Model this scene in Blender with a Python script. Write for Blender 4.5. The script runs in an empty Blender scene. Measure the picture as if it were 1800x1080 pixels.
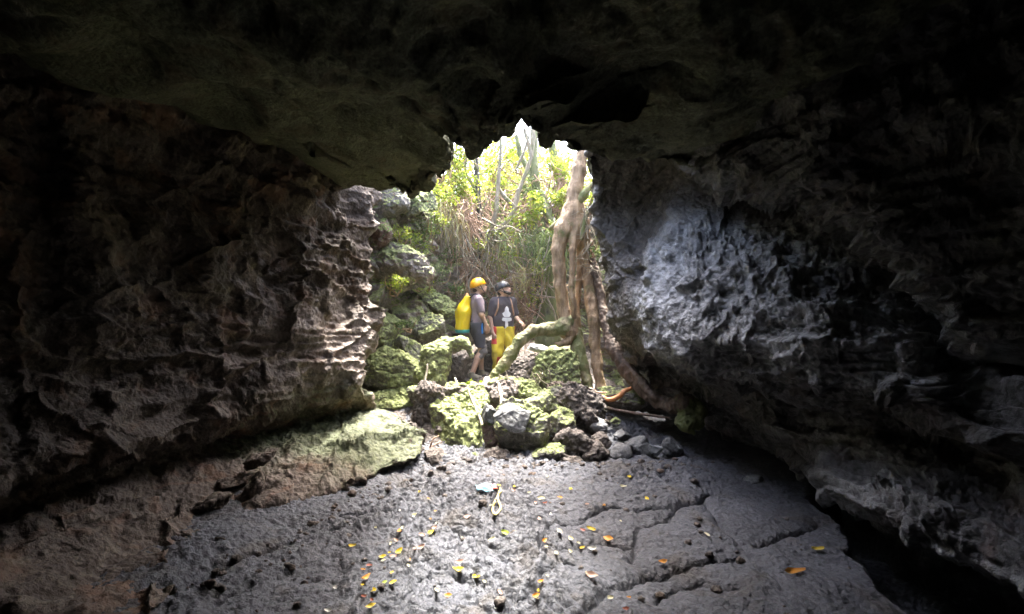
import bpy, math, random
import numpy as np
from mathutils import Vector, Matrix

random.seed(7)
S = bpy.context.scene
COL = S.collection

# ------------------------------------------------------------------ camera, sky, sun, exposure
FPX = 800.0
CAMZ = 1.7
cam_d = bpy.data.cameras.new('camera')
cam = bpy.data.objects.new('camera', cam_d)
COL.objects.link(cam)
cam.location = (0, 0, CAMZ)
cam.rotation_euler = (math.radians(90), 0, 0)
cam_d.sensor_width = 36.0
cam_d.lens = 36.0 * FPX / 1800.0
cam_d.clip_start = 0.05
cam_d.clip_end = 400
S.camera = cam

SUN_EL = math.radians(70)
SUN_AZ = math.radians(15)          # measured from +Y towards +X: the sun stands high beyond the skylight
world = bpy.data.worlds.new('World')
S.world = world
world.use_nodes = True
wn = world.node_tree
bg = wn.nodes['Background']
sky = wn.nodes.new('ShaderNodeTexSky')
sky.sky_type = 'NISHITA'
sky.sun_disc = False
sky.sun_elevation = SUN_EL
sky.sun_rotation = SUN_AZ
sky.air_density = 0.8
sky.dust_density = 6.0
sky.ozone_density = 1.0
wn.links.new(sky.outputs[0], bg.inputs[0])
bg.inputs[1].default_value = 0.15

sun_d = bpy.data.lights.new('sun', 'SUN')
sun_d.energy = 2.0
sun_d.angle = math.radians(11)
sun_d.color = (1.0, 0.96, 0.90)
sun = bpy.data.objects.new('sun', sun_d)
COL.objects.link(sun)
sdir = Vector((math.sin(SUN_AZ) * math.cos(SUN_EL), math.cos(SUN_AZ) * math.cos(SUN_EL), math.sin(SUN_EL)))
sun.rotation_euler = sdir.to_track_quat('Z', 'Y').to_euler()
sun.location = (0, 12, 20)

S.view_settings.view_transform = 'Standard'
S.view_settings.look = 'None'
S.view_settings.exposure = 4.25
S.view_settings.gamma = 1.0
S.render.engine = 'CYCLES'
try:
    S.cycles.use_denoising = True
    S.cycles.max_bounces = 8
    S.cycles.diffuse_bounces = 5
    S.cycles.caustics_reflective = False
    S.cycles.caustics_refractive = False
    S.cycles.sample_clamp_indirect = 8
except Exception:
    pass


def at(px, py, Y):
    return np.array([(px - 900.0) / FPX * Y, Y, CAMZ - (py - 540.0) / FPX * Y])


def fl(px, py, z=0.0):
    """point of the floor (height z) seen at a pixel"""
    Y = (CAMZ - z) / ((py - 540.0) / FPX)
    return np.array([(px - 900.0) / FPX * Y, Y, z])


# ------------------------------------------------------------------ numpy noise
_G = np.array([[1, 1, 0], [-1, 1, 0], [1, -1, 0], [-1, -1, 0], [1, 0, 1], [-1, 0, 1], [1, 0, -1], [-1, 0, -1],
               [0, 1, 1], [0, -1, 1], [0, 1, -1], [0, -1, -1], [1, 1, 0], [-1, 1, 0], [0, -1, 1], [0, -1, -1]], dtype=np.float32)


def _h(ix, iy, iz, seed):
    with np.errstate(over='ignore'):
        h = (ix.astype(np.uint32) * np.uint32(374761393) + iy.astype(np.uint32) * np.uint32(668265263)
             + iz.astype(np.uint32) * np.uint32(2147483647 - 5) + np.uint32((seed * 1274126177) & 0xffffffff))
        h = (h ^ (h >> np.uint32(13))) * np.uint32(1274126177)
        h = (h ^ (h >> np.uint32(15))) * np.uint32(2246822519)
        return h ^ (h >> np.uint32(16))


def perlin(p, seed=0):
    p = np.asarray(p, dtype=np.float64)
    i = np.floor(p).astype(np.int64)
    f = (p - i).astype(np.float32)
    u = f * f * f * (f * (f * 6 - 15) + 10)
    out = np.zeros(len(p), dtype=np.float32)
    for dx in (0, 1):
        wx = u[:, 0] if dx else 1 - u[:, 0]
        for dy in (0, 1):
            wy = u[:, 1] if dy else 1 - u[:, 1]
            for dz in (0, 1):
                wz = u[:, 2] if dz else 1 - u[:, 2]
                g = _G[(_h(i[:, 0] + dx, i[:, 1] + dy, i[:, 2] + dz, seed) & np.uint32(15)).astype(np.int64)]
                d = g[:, 0] * (f[:, 0] - dx) + g[:, 1] * (f[:, 1] - dy) + g[:, 2] * (f[:, 2] - dz)
                out += wx * wy * wz * d
    return out


def fbm(p, octaves=4, seed=0, gain=0.5, lac=2.03):
    a, s = 1.0, 0
    q = np.asarray(p, dtype=np.float64)
    for k in range(octaves):
        s = s + a * perlin(q + 17.3 * k, seed + k)
        q = q * lac
        a *= gain
    return s


def ridged(p, octaves=3, seed=0):
    a, s = 1.0, 0
    q = np.asarray(p, dtype=np.float64)
    for k in range(octaves):
        s = s + a * (1 - 2 * np.abs(perlin(q + 9.1 * k, seed + k)))
        q = q * 2.1
        a *= 0.5
    return s


def worley(p, seed=0):
    p = np.asarray(p, dtype=np.float64)
    i = np.floor(p).astype(np.int64)
    f = (p - i).astype(np.float32)
    d1 = np.full(len(p), 9.0, dtype=np.float32)
    d2 = d1.copy()
    for dx in (-1, 0, 1):
        for dy in (-1, 0, 1):
            for dz in (-1, 0, 1):
                h = _h(i[:, 0] + dx, i[:, 1] + dy, i[:, 2] + dz, seed)
                ox = (h & np.uint32(1023)).astype(np.float32) / 1023
                oy = ((h >> np.uint32(10)) & np.uint32(1023)).astype(np.float32) / 1023
                oz = ((h >> np.uint32(20)) & np.uint32(1023)).astype(np.float32) / 1023
                d = (dx + ox - f[:, 0]) ** 2 + (dy + oy - f[:, 1]) ** 2 + (dz + oz - f[:, 2]) ** 2
                m = d < d1
                d2 = np.where(m, d1, np.minimum(d2, d))
                d1 = np.where(m, d, d1)
    return np.sqrt(d1), np.sqrt(d2)


def cells(p, seed=0):
    """random value, random plane height and edge distance of the voronoi cell of each point"""
    p = np.asarray(p, dtype=np.float64)
    i = np.floor(p).astype(np.int64)
    f = (p - i).astype(np.float32)
    d1 = np.full(len(p), 9.0, dtype=np.float32)
    d2 = d1.copy()
    val = np.zeros(len(p), dtype=np.float32)
    tlt = np.zeros(len(p), dtype=np.float32)
    for dx in (-1, 0, 1):
        for dy in (-1, 0, 1):
            for dz in (-1, 0, 1):
                h = _h(i[:, 0] + dx, i[:, 1] + dy, i[:, 2] + dz, seed)
                o = [dx + (h & np.uint32(1023)).astype(np.float32) / 1023 - f[:, 0], dy + ((h >> np.uint32(10)) & np.uint32(1023)).astype(np.float32) / 1023 - f[:, 1],
                     dz + ((h >> np.uint32(20)) & np.uint32(1023)).astype(np.float32) / 1023 - f[:, 2]]
                d = o[0] ** 2 + o[1] ** 2 + o[2] ** 2
                h2 = _h(i[:, 0] + dx, i[:, 1] + dy, i[:, 2] + dz, seed + 77)
                m = d < d1
                d2 = np.where(m, d1, np.minimum(d2, d))
                d1 = np.where(m, d, d1)
                v = (h2 & np.uint32(1023)).astype(np.float32) / 1023
                t = o[0] * (((h2 >> np.uint32(10)) & np.uint32(255)).astype(np.float32) / 127 - 1) + o[2] * (((h2 >> np.uint32(18)) & np.uint32(255)).astype(np.float32) / 127 - 1)
                val = np.where(m, v, val)
                tlt = np.where(m, t, tlt)
    return val, tlt, np.sqrt(d2) - np.sqrt(d1)


def sm(a, b, x):
    t = np.clip((x - a) / (b - a), 0, 1)
    return t * t * (3 - 2 * t)


# ------------------------------------------------------------------ mesh and object helpers
def mesh_from(name, V, F, smooth=True):
    V = np.ascontiguousarray(V, dtype=np.float32)
    F = np.ascontiguousarray(F, dtype=np.int32)
    me = bpy.data.meshes.new(name)
    n, k = F.shape
    me.vertices.add(len(V))
    me.vertices.foreach_set('co', V.ravel())
    me.loops.add(n * k)
    me.loops.foreach_set('vertex_index', F.ravel())
    me.polygons.add(n)
    me.polygons.foreach_set('loop_start', np.arange(0, n * k, k, dtype=np.int32))
    me.polygons.foreach_set('loop_total', np.full(n, k, dtype=np.int32))
    if smooth:
        me.polygons.foreach_set('use_smooth', np.ones(n, dtype=bool))
    me.update(calc_edges=True)
    me.validate()
    return me


def add_obj(name, me, mat=None, parent=None, loc=None):
    o = bpy.data.objects.new(name, me)
    COL.objects.link(o)
    if mat is not None:
        me.materials.append(mat)
    if parent is not None:
        o.parent = parent
    if loc is not None:
        o.location = loc
    return o


def tag(o, label=None, cat=None, group=None, kind=None):
    if label:
        o['label'] = label
    if cat:
        o['category'] = cat
    if group:
        o['group'] = group
    if kind:
        o['kind'] = kind
    return o


def empty(name, loc, label, cat, group=None):
    o = bpy.data.objects.new(name, None)
    COL.objects.link(o)
    o.location = loc
    return tag(o, label, cat, group)


def child(name, V, F, mat, root, smooth=True):
    """mesh given in world coordinates, parented under an unrotated Empty"""
    V = np.asarray(V, dtype=np.float64) - np.array(root.location)
    return add_obj(name, mesh_from(name, V, F, smooth), mat, root)


def single(name, V, F, mat, label, cat, group=None, smooth=True):
    """a thing that is one mesh: origin at its middle bottom"""
    V = np.asarray(V, dtype=np.float64)
    c = np.array([V[:, 0].mean(), V[:, 1].mean(), V[:, 2].min()])
    o = add_obj(name, mesh_from(name, V - c, F, smooth), mat, None, c)
    return tag(o, label, cat, group)


def catmull(P, t):
    """P (n, ...) control points, t parameter array in 0..n-1"""
    n = len(P)
    Pe = np.concatenate([2 * P[:1] - P[1:2], P, 2 * P[-1:] - P[-2:-1]])
    i = np.clip(np.floor(t).astype(int), 0, n - 2)
    f = (t - i)
    sh = (len(t),) + (1,) * (P.ndim - 1)
    f = f.reshape(sh)
    p0, p1, p2, p3 = Pe[i], Pe[i + 1], Pe[i + 2], Pe[i + 3]
    return 0.5 * ((2 * p1) + (-p0 + p2) * f + (2 * p0 - 5 * p1 + 4 * p2 - p3) * f ** 2 + (-p0 + 3 * p1 - 3 * p2 + p3) * f ** 3)


def params(seg):
    """seg: list of sample counts per segment -> parameters"""
    t = []
    for i, k in enumerate(seg):
        t += list(i + np.arange(k) / k)
    t.append(len(seg))
    return np.array(t, dtype=float)


def grid_faces(nr, nc):
    a = np.arange(nr * nc).reshape(nr, nc)
    return np.stack([a[:-1, :-1], a[1:, :-1], a[1:, 1:], a[:-1, 1:]], -1).reshape(-1, 4)


def grid_normals(G):
    du = np.gradient(G, axis=0)
    dv = np.gradient(G, axis=1)
    n = np.cross(dv, du)
    return n / (np.linalg.norm(n, axis=-1, keepdims=True) + 1e-9)


def net(C, rseg, cseg):
    """C (rows, cols, 3) control net -> dense grid of points"""
    G = catmull(np.asarray(C, dtype=float), params(rseg))
    G = catmull(np.swapaxes(G, 0, 1), params(cseg))
    return np.swapaxes(G, 0, 1)


# ------------------------------------------------------------------ signed distance meshes
def surface_nets(F, org, h):
    s = F < 0
    nx, ny, nz = F.shape
    cnt = np.zeros((nx - 1, ny - 1, nz - 1), dtype=np.int8)
    pos = np.zeros((nx - 1, ny - 1, nz - 1, 3), dtype=np.float32)
    base = [slice(0, -1)] * 3
    edges = []
    for ax in range(3):
        o = [a for a in range(3) if a != ax]
        for e0 in (0, 1):
            for e1 in (0, 1):
                a = [0, 0, 0]
                a[o[0]], a[o[1]] = e0, e1
                b = list(a)
                b[ax] = 1
                edges.append((tuple(a), tuple(b), ax))
    for a, b, ax in edges:
        sa = tuple(slice(a[k], (None if a[k] == 1 else -1)) for k in range(3))
        sb = tuple(slice(b[k], (None if b[k] == 1 else -1)) for k in range(3))
        m = s[sa] != s[sb]
        idx = np.nonzero(m)
        fa = F[sa][idx]
        fb = F[sb][idx]
        t = fa / (fa - fb)
        q = np.tile(np.array(a, dtype=np.float32), (len(t), 1))
        q[:, ax] = t
        pos[idx] += q
        cnt[idx] += 1
    act = cnt > 0
    ids = np.full(act.shape, -1, dtype=np.int64)
    ai = np.nonzero(act)
    ids[ai] = np.arange(len(ai[0]))
    V = (np.stack(ai, -1) + pos[ai] / cnt[ai][:, None]) * h + np.asarray(org)
    faces = []
    for ax in range(3):
        o1, o2 = (ax + 1) % 3, (ax + 2) % 3
        sa = [slice(1, -1)] * 3
        sb = [slice(1, -1)] * 3
        sa[ax] = slice(0, -1)
        sb[ax] = slice(1, None)
        A, B = s[tuple(sa)], s[tuple(sb)]
        m = np.nonzero(A != B)
        flip = A[m]
        c = np.stack(m, -1)
        off = np.ones(3, dtype=int)
        off[ax] = 0
        c = c + off
        def cell(d1, d2):
            cc = c.copy()
            cc[:, o1] -= d1
            cc[:, o2] -= d2
            return ids[cc[:, 0], cc[:, 1], cc[:, 2]]
        q = np.stack([cell(1, 1), cell(0, 1), cell(0, 0), cell(1, 0)], -1)
        q[~flip] = q[~flip][:, ::-1]
        faces.append(q)
    Fc = np.concatenate(faces)
    return V, Fc[(Fc >= 0).all(1)]


def sdf_mesh(prims, h=0.01, k=0.02, clip=None, extra=None, pad=0.04):
    """prims: (a, b, ra, rb[, squash]) rounded cones, smoothly merged. clip(X,Y,Z)->distance kept negative"""
    A = np.array([p[0] for p in prims], dtype=float)
    B = np.array([p[1] for p in prims], dtype=float)
    R = np.array([max(p[2], p[3]) for p in prims])
    lo = np.minimum(A, B).min(0) - R.max() - pad
    hi = np.maximum(A, B).max(0) + R.max() + pad
    n = np.ceil((hi - lo) / h).astype(int) + 1
    ax = [lo[i] + h * np.arange(n[i]) for i in range(3)]
    acc = np.zeros(n, dtype=np.float32)
    m = 5 * k + 2 * h
    for p in prims:
        a, b, ra, rb = np.array(p[0], float), np.array(p[1], float), p[2], p[3]
        l2 = np.minimum(a, b) - max(ra, rb) - m
        h2 = np.maximum(a, b) + max(ra, rb) + m
        i0 = np.clip(((l2 - lo) / h).astype(int), 0, n - 1)
        i1 = np.clip(((h2 - lo) / h).astype(int) + 2, 1, n)
        X, Y, Z = np.meshgrid(ax[0][i0[0]:i1[0]], ax[1][i0[1]:i1[1]], ax[2][i0[2]:i1[2]], indexing='ij')
        ba = b - a
        L = float(ba @ ba) + 1e-12
        t = np.clip(((X - a[0]) * ba[0] + (Y - a[1]) * ba[1] + (Z - a[2]) * ba[2]) / L, 0, 1)
        d = np.sqrt((X - a[0] - t * ba[0]) ** 2 + (Y - a[1] - t * ba[1]) ** 2 + (Z - a[2] - t * ba[2]) ** 2) - (ra + (rb - ra) * t)
        acc[i0[0]:i1[0], i0[1]:i1[1], i0[2]:i1[2]] += np.exp(np.clip(-d / k, -60, 60)).astype(np.float32)
    D = -k * np.log(acc + 1e-20)
    if clip is not None or extra is not None:
        X, Y, Z = np.meshgrid(*ax, indexing='ij')
        if extra is not None:
            D = D + extra(X, Y, Z)
        if clip is not None:
            D = np.maximum(D, clip(X, Y, Z))
    return surface_nets(D.astype(np.float32), lo, h)


def vnormals(V, F):
    n = np.zeros_like(V)
    if F.shape[1] == 4:
        fn = np.cross(V[F[:, 2]] - V[F[:, 0]], V[F[:, 3]] - V[F[:, 1]])
    else:
        fn = np.cross(V[F[:, 1]] - V[F[:, 0]], V[F[:, 2]] - V[F[:, 0]])
    for k in range(F.shape[1]):
        np.add.at(n, F[:, k], fn)
    return n / (np.linalg.norm(n, axis=1, keepdims=True) + 1e-12)


def tube(points, radii, seg=8, close=True, per=4, rough=0.0, seed=0):
    """smooth tube through points -> V, F"""
    P = np.asarray(points, dtype=float)
    R = np.asarray(radii, dtype=float)
    t = params([per] * (len(P) - 1))
    C = catmull(P, t)
    r = np.interp(t, np.arange(len(P)), R)
    if close:
        C = np.concatenate([C[:1] - (C[1:2] - C[:1]) * 0.02, C, C[-1:] + (C[-1:] - C[-2:-1]) * 0.02])
        r = np.concatenate([[r[0] * 0.05], r, [r[-1] * 0.05]])
    T = np.gradient(C, axis=0)
    T /= np.linalg.norm(T, axis=1, keepdims=True) + 1e-9
    u = np.array([0.3, 0.2, 0.93]) if abs(T[0][2]) < 0.8 else np.array([0.9, 0.3, 0.1])
    V = []
    for i in range(len(C)):
        u = u - T[i] * (u @ T[i])
        u /= np.linalg.norm(u) + 1e-9
        w = np.cross(T[i], u)
        a = np.arange(seg) / seg * 2 * math.pi
        V.append(C[i] + r[i] * (np.cos(a)[:, None] * u + np.sin(a)[:, None] * w))
    V = np.concatenate(V)
    if rough > 0:
        V = V + rough * np.stack([perlin(V * 9 + 5, seed), perlin(V * 9 + 25, seed + 1), perlin(V * 9 + 45, seed + 2)], -1)
    n = len(C)
    F = []
    for i in range(n - 1):
        for j in range(seg):
            j2 = (j + 1) % seg
            F.append([i * seg + j, i * seg + j2, (i + 1) * seg + j2, (i + 1) * seg + j])
    F = np.array(F)
    return V, F


def join(parts):
    Vs, Fs, o = [], [], 0
    for V, F in parts:
        Vs.append(V)
        Fs.append(F + o)
        o += len(V)
    return np.concatenate(Vs), np.concatenate(Fs)


def leaves_mesh(C, D, U, L, W, fold=0.25):
    """many leaves: base points C, directions D, up vectors U, lengths L, widths W -> V, F (two quads each)"""
    D = D / (np.linalg.norm(D, axis=1, keepdims=True) + 1e-9)
    Sd = np.cross(D, U)
    Sd /= np.linalg.norm(Sd, axis=1, keepdims=True) + 1e-9
    N = np.cross(Sd, D)
    L = L[:, None]
    W = W[:, None]
    v0 = C
    v1 = C + D * L * 0.42 - N * 0.02 * L
    v2 = C + D * L - N * L * 0.12
    l1 = C + D * L * 0.30 + Sd * W * 0.5 + N * W * fold
    l2 = C + D * L * 0.68 + Sd * W * 0.38 + N * W * fold * 0.5
    r1 = C + D * L * 0.30 - Sd * W * 0.5 + N * W * fold
    r2 = C + D * L * 0.68 - Sd * W * 0.38 + N * W * fold * 0.5
    V = np.stack([v0, v1, v2, l1, l2, r1, r2], 1).reshape(-1, 3)
    b = np.arange(len(C))[:, None] * 7
    F = np.concatenate([b + np.array([[0, 3, 4, 1]]), b + np.array([[1, 4, 2, 6]]), b + np.array([[0, 1, 6, 5]])])
    return V, F


# ------------------------------------------------------------------ materials
def nn(nt, t, **kw):
    n = nt.nodes.new(t)
    for k, v in kw.items():
        setattr(n, k, v)
    return n


def ramp(nt, stops, src):
    r = nn(nt, 'ShaderNodeValToRGB')
    el = r.color_ramp.elements
    while len(el) > 1:
        el.remove(el[-1])
    el[0].position = stops[0][0]
    el[0].color = (*stops[0][1], 1) if not np.isscalar(stops[0][1]) else (stops[0][1],) * 3 + (1,)
    for p, c in stops[1:]:
        e = el.new(p)
        e.color = (*c, 1) if not np.isscalar(c) else (c, c, c, 1)
    nt.links.new(src, r.inputs[0])
    return r.outputs[0]


def noise_tex(nt, vec, scale, detail=4, rough=0.55, dist=0.0):
    n = nn(nt, 'ShaderNodeTexNoise')
    n.inputs['Scale'].default_value = scale
    n.inputs['Detail'].default_value = detail
    n.inputs['Roughness'].default_value = rough
    n.inputs['Distortion'].default_value = dist
    nt.links.new(vec, n.inputs['Vector'])
    return n.outputs['Fac']


def mix(nt, fac, a, b, mode='MIX'):
    m = nn(nt, 'ShaderNodeMix', data_type='RGBA', blend_type=mode)
    if np.isscalar(fac):
        m.inputs[0].default_value = fac
    else:
        nt.links.new(fac, m.inputs[0])
    for s, v in ((6, a), (7, b)):
        if isinstance(v, tuple):
            m.inputs[s].default_value = (*v, 1)
        else:
            nt.links.new(v, m.inputs[s])
    return m.outputs[2]


def math_n(nt, op, a, b=None, clamp=False):
    m = nn(nt, 'ShaderNodeMath', operation=op)
    m.use_clamp = clamp
    for i, v in enumerate((a, b)):
        if v is None:
            continue
        if np.isscalar(v):
            m.inputs[i].default_value = v
        else:
            nt.links.new(v, m.inputs[i])
    return m.outputs[0]


def base_mat(name):
    m = bpy.data.materials.new(name)
    m.use_nodes = True
    nt = m.node_tree
    b = nt.nodes['Principled BSDF']
    tc = nn(nt, 'ShaderNodeTexCoord')
    return m, nt, b, tc.outputs['Object']


def rock(name, dark, mid, light, accent=None, moss=0.0, rough=0.75, bump=0.5, scale=1.0, stretch=(1, 1, 1),
         moss_cols=((0.05, 0.075, 0.015), (0.16, 0.20, 0.05)), spec=0.5, moss_bias=0.0, grain=1.0, bdist=0.03, pale_lit=None, mattr=None):
    m, nt, b, obj = base_mat(name)
    mp = nn(nt, 'ShaderNodeMapping')
    mp.inputs['Scale'].default_value = tuple(scale * s for s in stretch)
    nt.links.new(obj, mp.inputs[0])
    v = mp.outputs[0]
    n1 = noise_tex(nt, v, 1.6, 6, 0.62, 0.4)
    n2 = noise_tex(nt, v, 14, 6, 0.7)
    n3 = noise_tex(nt, v, 60, 3, 0.6)
    c = ramp(nt, [(0.30, dark), (0.5, mid), (0.72, light)], math_n(nt, 'ADD', math_n(nt, 'MULTIPLY', n1, 0.5), math_n(nt, 'MULTIPLY', n2, 0.5)))
    # crumbs and mineral grains
    g = ramp(nt, [(0.35, 0.62), (0.5, 1.0), (0.68, 1.35)], n3)
    c = mix(nt, 0.8 * grain if 0.8 * grain < 1 else 1.0, c, g, 'MULTIPLY')
    if accent:
        a = noise_tex(nt, v, 2.7, 4, 0.6, 0.8)
        c = mix(nt, ramp(nt, [(0.54, 0.0), (0.66, 0.8)], a), c, accent)
    if pale_lit:
        at_ = nn(nt, 'ShaderNodeAttribute', attribute_name='pale_lit')
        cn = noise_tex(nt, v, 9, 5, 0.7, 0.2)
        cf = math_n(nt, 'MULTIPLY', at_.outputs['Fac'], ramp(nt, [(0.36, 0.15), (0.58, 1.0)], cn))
        c = mix(nt, cf, c, mix(nt, ramp(nt, [(0.35, 0.0), (0.7, 1.0)], n2), tuple(k * 0.55 for k in pale_lit), pale_lit))
        ea = nn(nt, 'ShaderNodeAttribute', attribute_name='shade_earth')
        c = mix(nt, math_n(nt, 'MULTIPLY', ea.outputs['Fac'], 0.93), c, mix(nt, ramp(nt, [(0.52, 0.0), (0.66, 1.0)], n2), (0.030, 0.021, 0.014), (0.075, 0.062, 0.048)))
    if moss > 0:
        geo = nn(nt, 'ShaderNodeNewGeometry')
        sep = nn(nt, 'ShaderNodeSeparateXYZ')
        nt.links.new(geo.outputs['Normal'], sep.inputs[0])
        mn = noise_tex(nt, v, 3.5, 5, 0.7, 0.3)
        mm = math_n(nt, 'ADD', math_n(nt, 'MULTIPLY', sep.outputs[2], 0.40), math_n(nt, 'MULTIPLY', mn, 1.6))
        mf = ramp(nt, [(0.86 - 0.42 * moss - moss_bias, 0.0), (1.0 - 0.34 * moss - moss_bias, 1.0)], mm)
        if mattr:
            ma = nn(nt, 'ShaderNodeAttribute', attribute_name=mattr)
            mf = math_n(nt, 'MULTIPLY', mf, ma.outputs['Fac'])
        mc = ramp(nt, [(0.35, moss_cols[0]), (0.62, moss_cols[1])], noise_tex(nt, v, 22, 4, 0.7))
        c = mix(nt, mf, c, mc)
    nt.links.new(c, b.inputs['Base Color'])
    b.inputs['Roughness'].default_value = rough
    if pale_lit:
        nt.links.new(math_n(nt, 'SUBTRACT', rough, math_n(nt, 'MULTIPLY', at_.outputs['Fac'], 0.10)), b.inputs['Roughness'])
    b.inputs['Specular IOR Level'].default_value = spec
    vo = nn(nt, 'ShaderNodeTexVoronoi', feature='F1')
    vo.inputs['Scale'].default_value = 26
    nt.links.new(v, vo.inputs['Vector'])
    h = math_n(nt, 'ADD', math_n(nt, 'MULTIPLY', n2, 1.2), math_n(nt, 'MULTIPLY', vo.outputs['Distance'], -0.55))
    h = math_n(nt, 'ADD', h, math_n(nt, 'MULTIPLY', n3, 0.35))
    bp = nn(nt, 'ShaderNodeBump')
    bp.inputs['Strength'].default_value = bump
    bp.inputs['Distance'].default_value = bdist
    nt.links.new(h, bp.inputs['Height'])
    nt.links.new(bp.outputs[0], b.inputs['Normal'])
    return m


def plain(name, col, rough=0.6, var=0.25, scale=20, metal=0.0, bump=0.15, sss=0.0, spec=0.5, stretch=(1, 1, 1)):
    m, nt, b, obj = base_mat(name)
    mp = nn(nt, 'ShaderNodeMapping')
    mp.inputs['Scale'].default_value = stretch
    nt.links.new(obj, mp.inputs[0])
    n = noise_tex(nt, mp.outputs[0], scale, 4, 0.6)
    lo = tuple(c * (1 - var) for c in col)
    hi = tuple(min(1, c * (1 + var)) for c in col)
    nt.links.new(ramp(nt, [(0.3, lo), (0.7, hi)], n), b.inputs['Base Color'])
    b.inputs['Roughness'].default_value = rough
    b.inputs['Metallic'].default_value = metal
    b.inputs['Specular IOR Level'].default_value = spec
    if bump > 0:
        bp = nn(nt, 'ShaderNodeBump')
        bp.inputs['Strength'].default_value = bump
        bp.inputs['Distance'].default_value = 0.01
        nt.links.new(n, bp.inputs['Height'])
        nt.links.new(bp.outputs[0], b.inputs['Normal'])
    return m


def leafm(name, stops, trans=0.45, rough=0.5):
    m = bpy.data.materials.new(name)
    m.use_nodes = True
    nt = m.node_tree
    b = nt.nodes['Principled BSDF']
    out = nt.nodes['Material Output']
    geo = nn(nt, 'ShaderNodeNewGeometry')
    c = ramp(nt, stops, geo.outputs['Random Per Island'])
    nt.links.new(c, b.inputs['Base Color'])
    b.inputs['Roughness'].default_value = rough
    tr = nn(nt, 'ShaderNodeBsdfTranslucent')
    nt.links.new(c, tr.inputs[0])
    mx = nn(nt, 'ShaderNodeMixShader')
    mx.inputs[0].default_value = trans
    nt.links.new(b.outputs[0], mx.inputs[1])
    nt.links.new(tr.outputs[0], mx.inputs[2])
    nt.links.new(mx.outputs[0], out.inputs[0])
    return m


def bark(name, cols, moss=0.0, zs=0.25, bump=0.6, ring=False, scale=14):
    m, nt, b, obj = base_mat(name)
    mp = nn(nt, 'ShaderNodeMapping')
    mp.inputs['Scale'].default_value = (1, 1, zs)
    nt.links.new(obj, mp.inputs[0])
    n = noise_tex(nt, mp.outputs[0], scale, 6, 0.65, 0.3)
    c = ramp(nt, [(0.32, cols[0]), (0.5, cols[1]), (0.68, cols[2])], n)
    if moss > 0:
        mn = noise_tex(nt, obj, 5, 5, 0.7)
        c = mix(nt, ramp(nt, [(0.62 - 0.3 * moss, 0.0), (0.75 - 0.3 * moss, 0.85)], mn), c, (0.10, 0.12, 0.03))
    nt.links.new(c, b.inputs['Base Color'])
    b.inputs['Roughness'].default_value = 0.7
    w = noise_tex(nt, obj, 45, 4, 0.6)
    hh = math_n(nt, 'ADD', n, math_n(nt, 'MULTIPLY', w, 0.5))
    if ring:
        mp2 = nn(nt, 'ShaderNodeMapping')
        mp2.inputs['Scale'].default_value = (1.5, 1.5, 12)
        nt.links.new(obj, mp2.inputs[0])
        hh = math_n(nt, 'ADD', hh, math_n(nt, 'MULTIPLY', noise_tex(nt, mp2.outputs[0], 4, 3, 0.6), 0.4))
    bp = nn(nt, 'ShaderNodeBump')
    bp.inputs['Strength'].default_value = bump
    bp.inputs['Distance'].default_value = 0.03
    nt.links.new(hh, bp.inputs['Height'])
    nt.links.new(bp.outputs[0], b.inputs['Normal'])
    return m


M = {}
M['floor'] = rock('lava_floor', (0.021, 0.022, 0.027), (0.052, 0.055, 0.067), (0.100, 0.105, 0.127), accent=(0.044, 0.037, 0.033), moss=0.0, rough=0.5, bump=1.0, spec=0.6)
M['left'] = rock('left_wall_rock', (0.030, 0.023, 0.017), (0.098, 0.073, 0.054), (0.25, 0.20, 0.155), accent=(0.18, 0.10, 0.06), moss=0.35, moss_bias=-0.04, mattr='damp', pale_lit=(0.33, 0.265, 0.215), rough=0.7, bump=0.9,
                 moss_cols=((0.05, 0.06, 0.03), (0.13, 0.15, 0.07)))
M['right'] = rock('right_wall_rock', (0.030, 0.028, 0.027), (0.085, 0.081, 0.078), (0.22, 0.215, 0.212), accent=(0.09, 0.06, 0.045), moss=0.0, rough=0.36, bump=1.0, spec=0.9, pale_lit=(0.52, 0.52, 0.515))
M['ceiling'] = rock('ceiling_rock', (0.055, 0.058, 0.036), (0.115, 0.118, 0.078), (0.18, 0.18, 0.125), accent=(0.12, 0.10, 0.065), moss=0.0, rough=0.85, bump=0.7, spec=0.3)
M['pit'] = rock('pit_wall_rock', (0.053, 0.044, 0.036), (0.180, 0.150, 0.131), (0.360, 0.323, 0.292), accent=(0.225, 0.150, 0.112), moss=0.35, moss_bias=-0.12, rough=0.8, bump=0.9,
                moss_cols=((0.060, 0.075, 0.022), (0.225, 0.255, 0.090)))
M['boulder'] = rock('boulder_rock', (0.066, 0.059, 0.051), (0.176, 0.163, 0.141), (0.334, 0.317, 0.282), moss=0.40, moss_bias=-0.16, rough=0.78, bump=0.9,
                    moss_cols=((0.070, 0.088, 0.027), (0.264, 0.299, 0.106)))
M['mossy'] = rock('mossy_rock', (0.060, 0.055, 0.038), (0.150, 0.143, 0.098), (0.285, 0.277, 0.195), moss=0.62, rough=0.85, bump=0.9,
                  moss_cols=((0.083, 0.102, 0.030), (0.300, 0.338, 0.128)), moss_bias=-0.06)
M['slate'] = rock('grey_rock', (0.075, 0.076, 0.076), (0.165, 0.170, 0.165), (0.264, 0.268, 0.257), moss=0.0, rough=0.7, bump=0.45)
M['cobble'] = rock('dark_cobble', (0.05, 0.05, 0.05), (0.11, 0.11, 0.108), (0.19, 0.19, 0.185), rough=0.6, bump=0.4)
M['reddish'] = rock('reddish_clinker', (0.075, 0.044, 0.035), (0.181, 0.120, 0.099), (0.330, 0.257, 0.223), moss=0.05, rough=0.85, bump=1.0)
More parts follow.
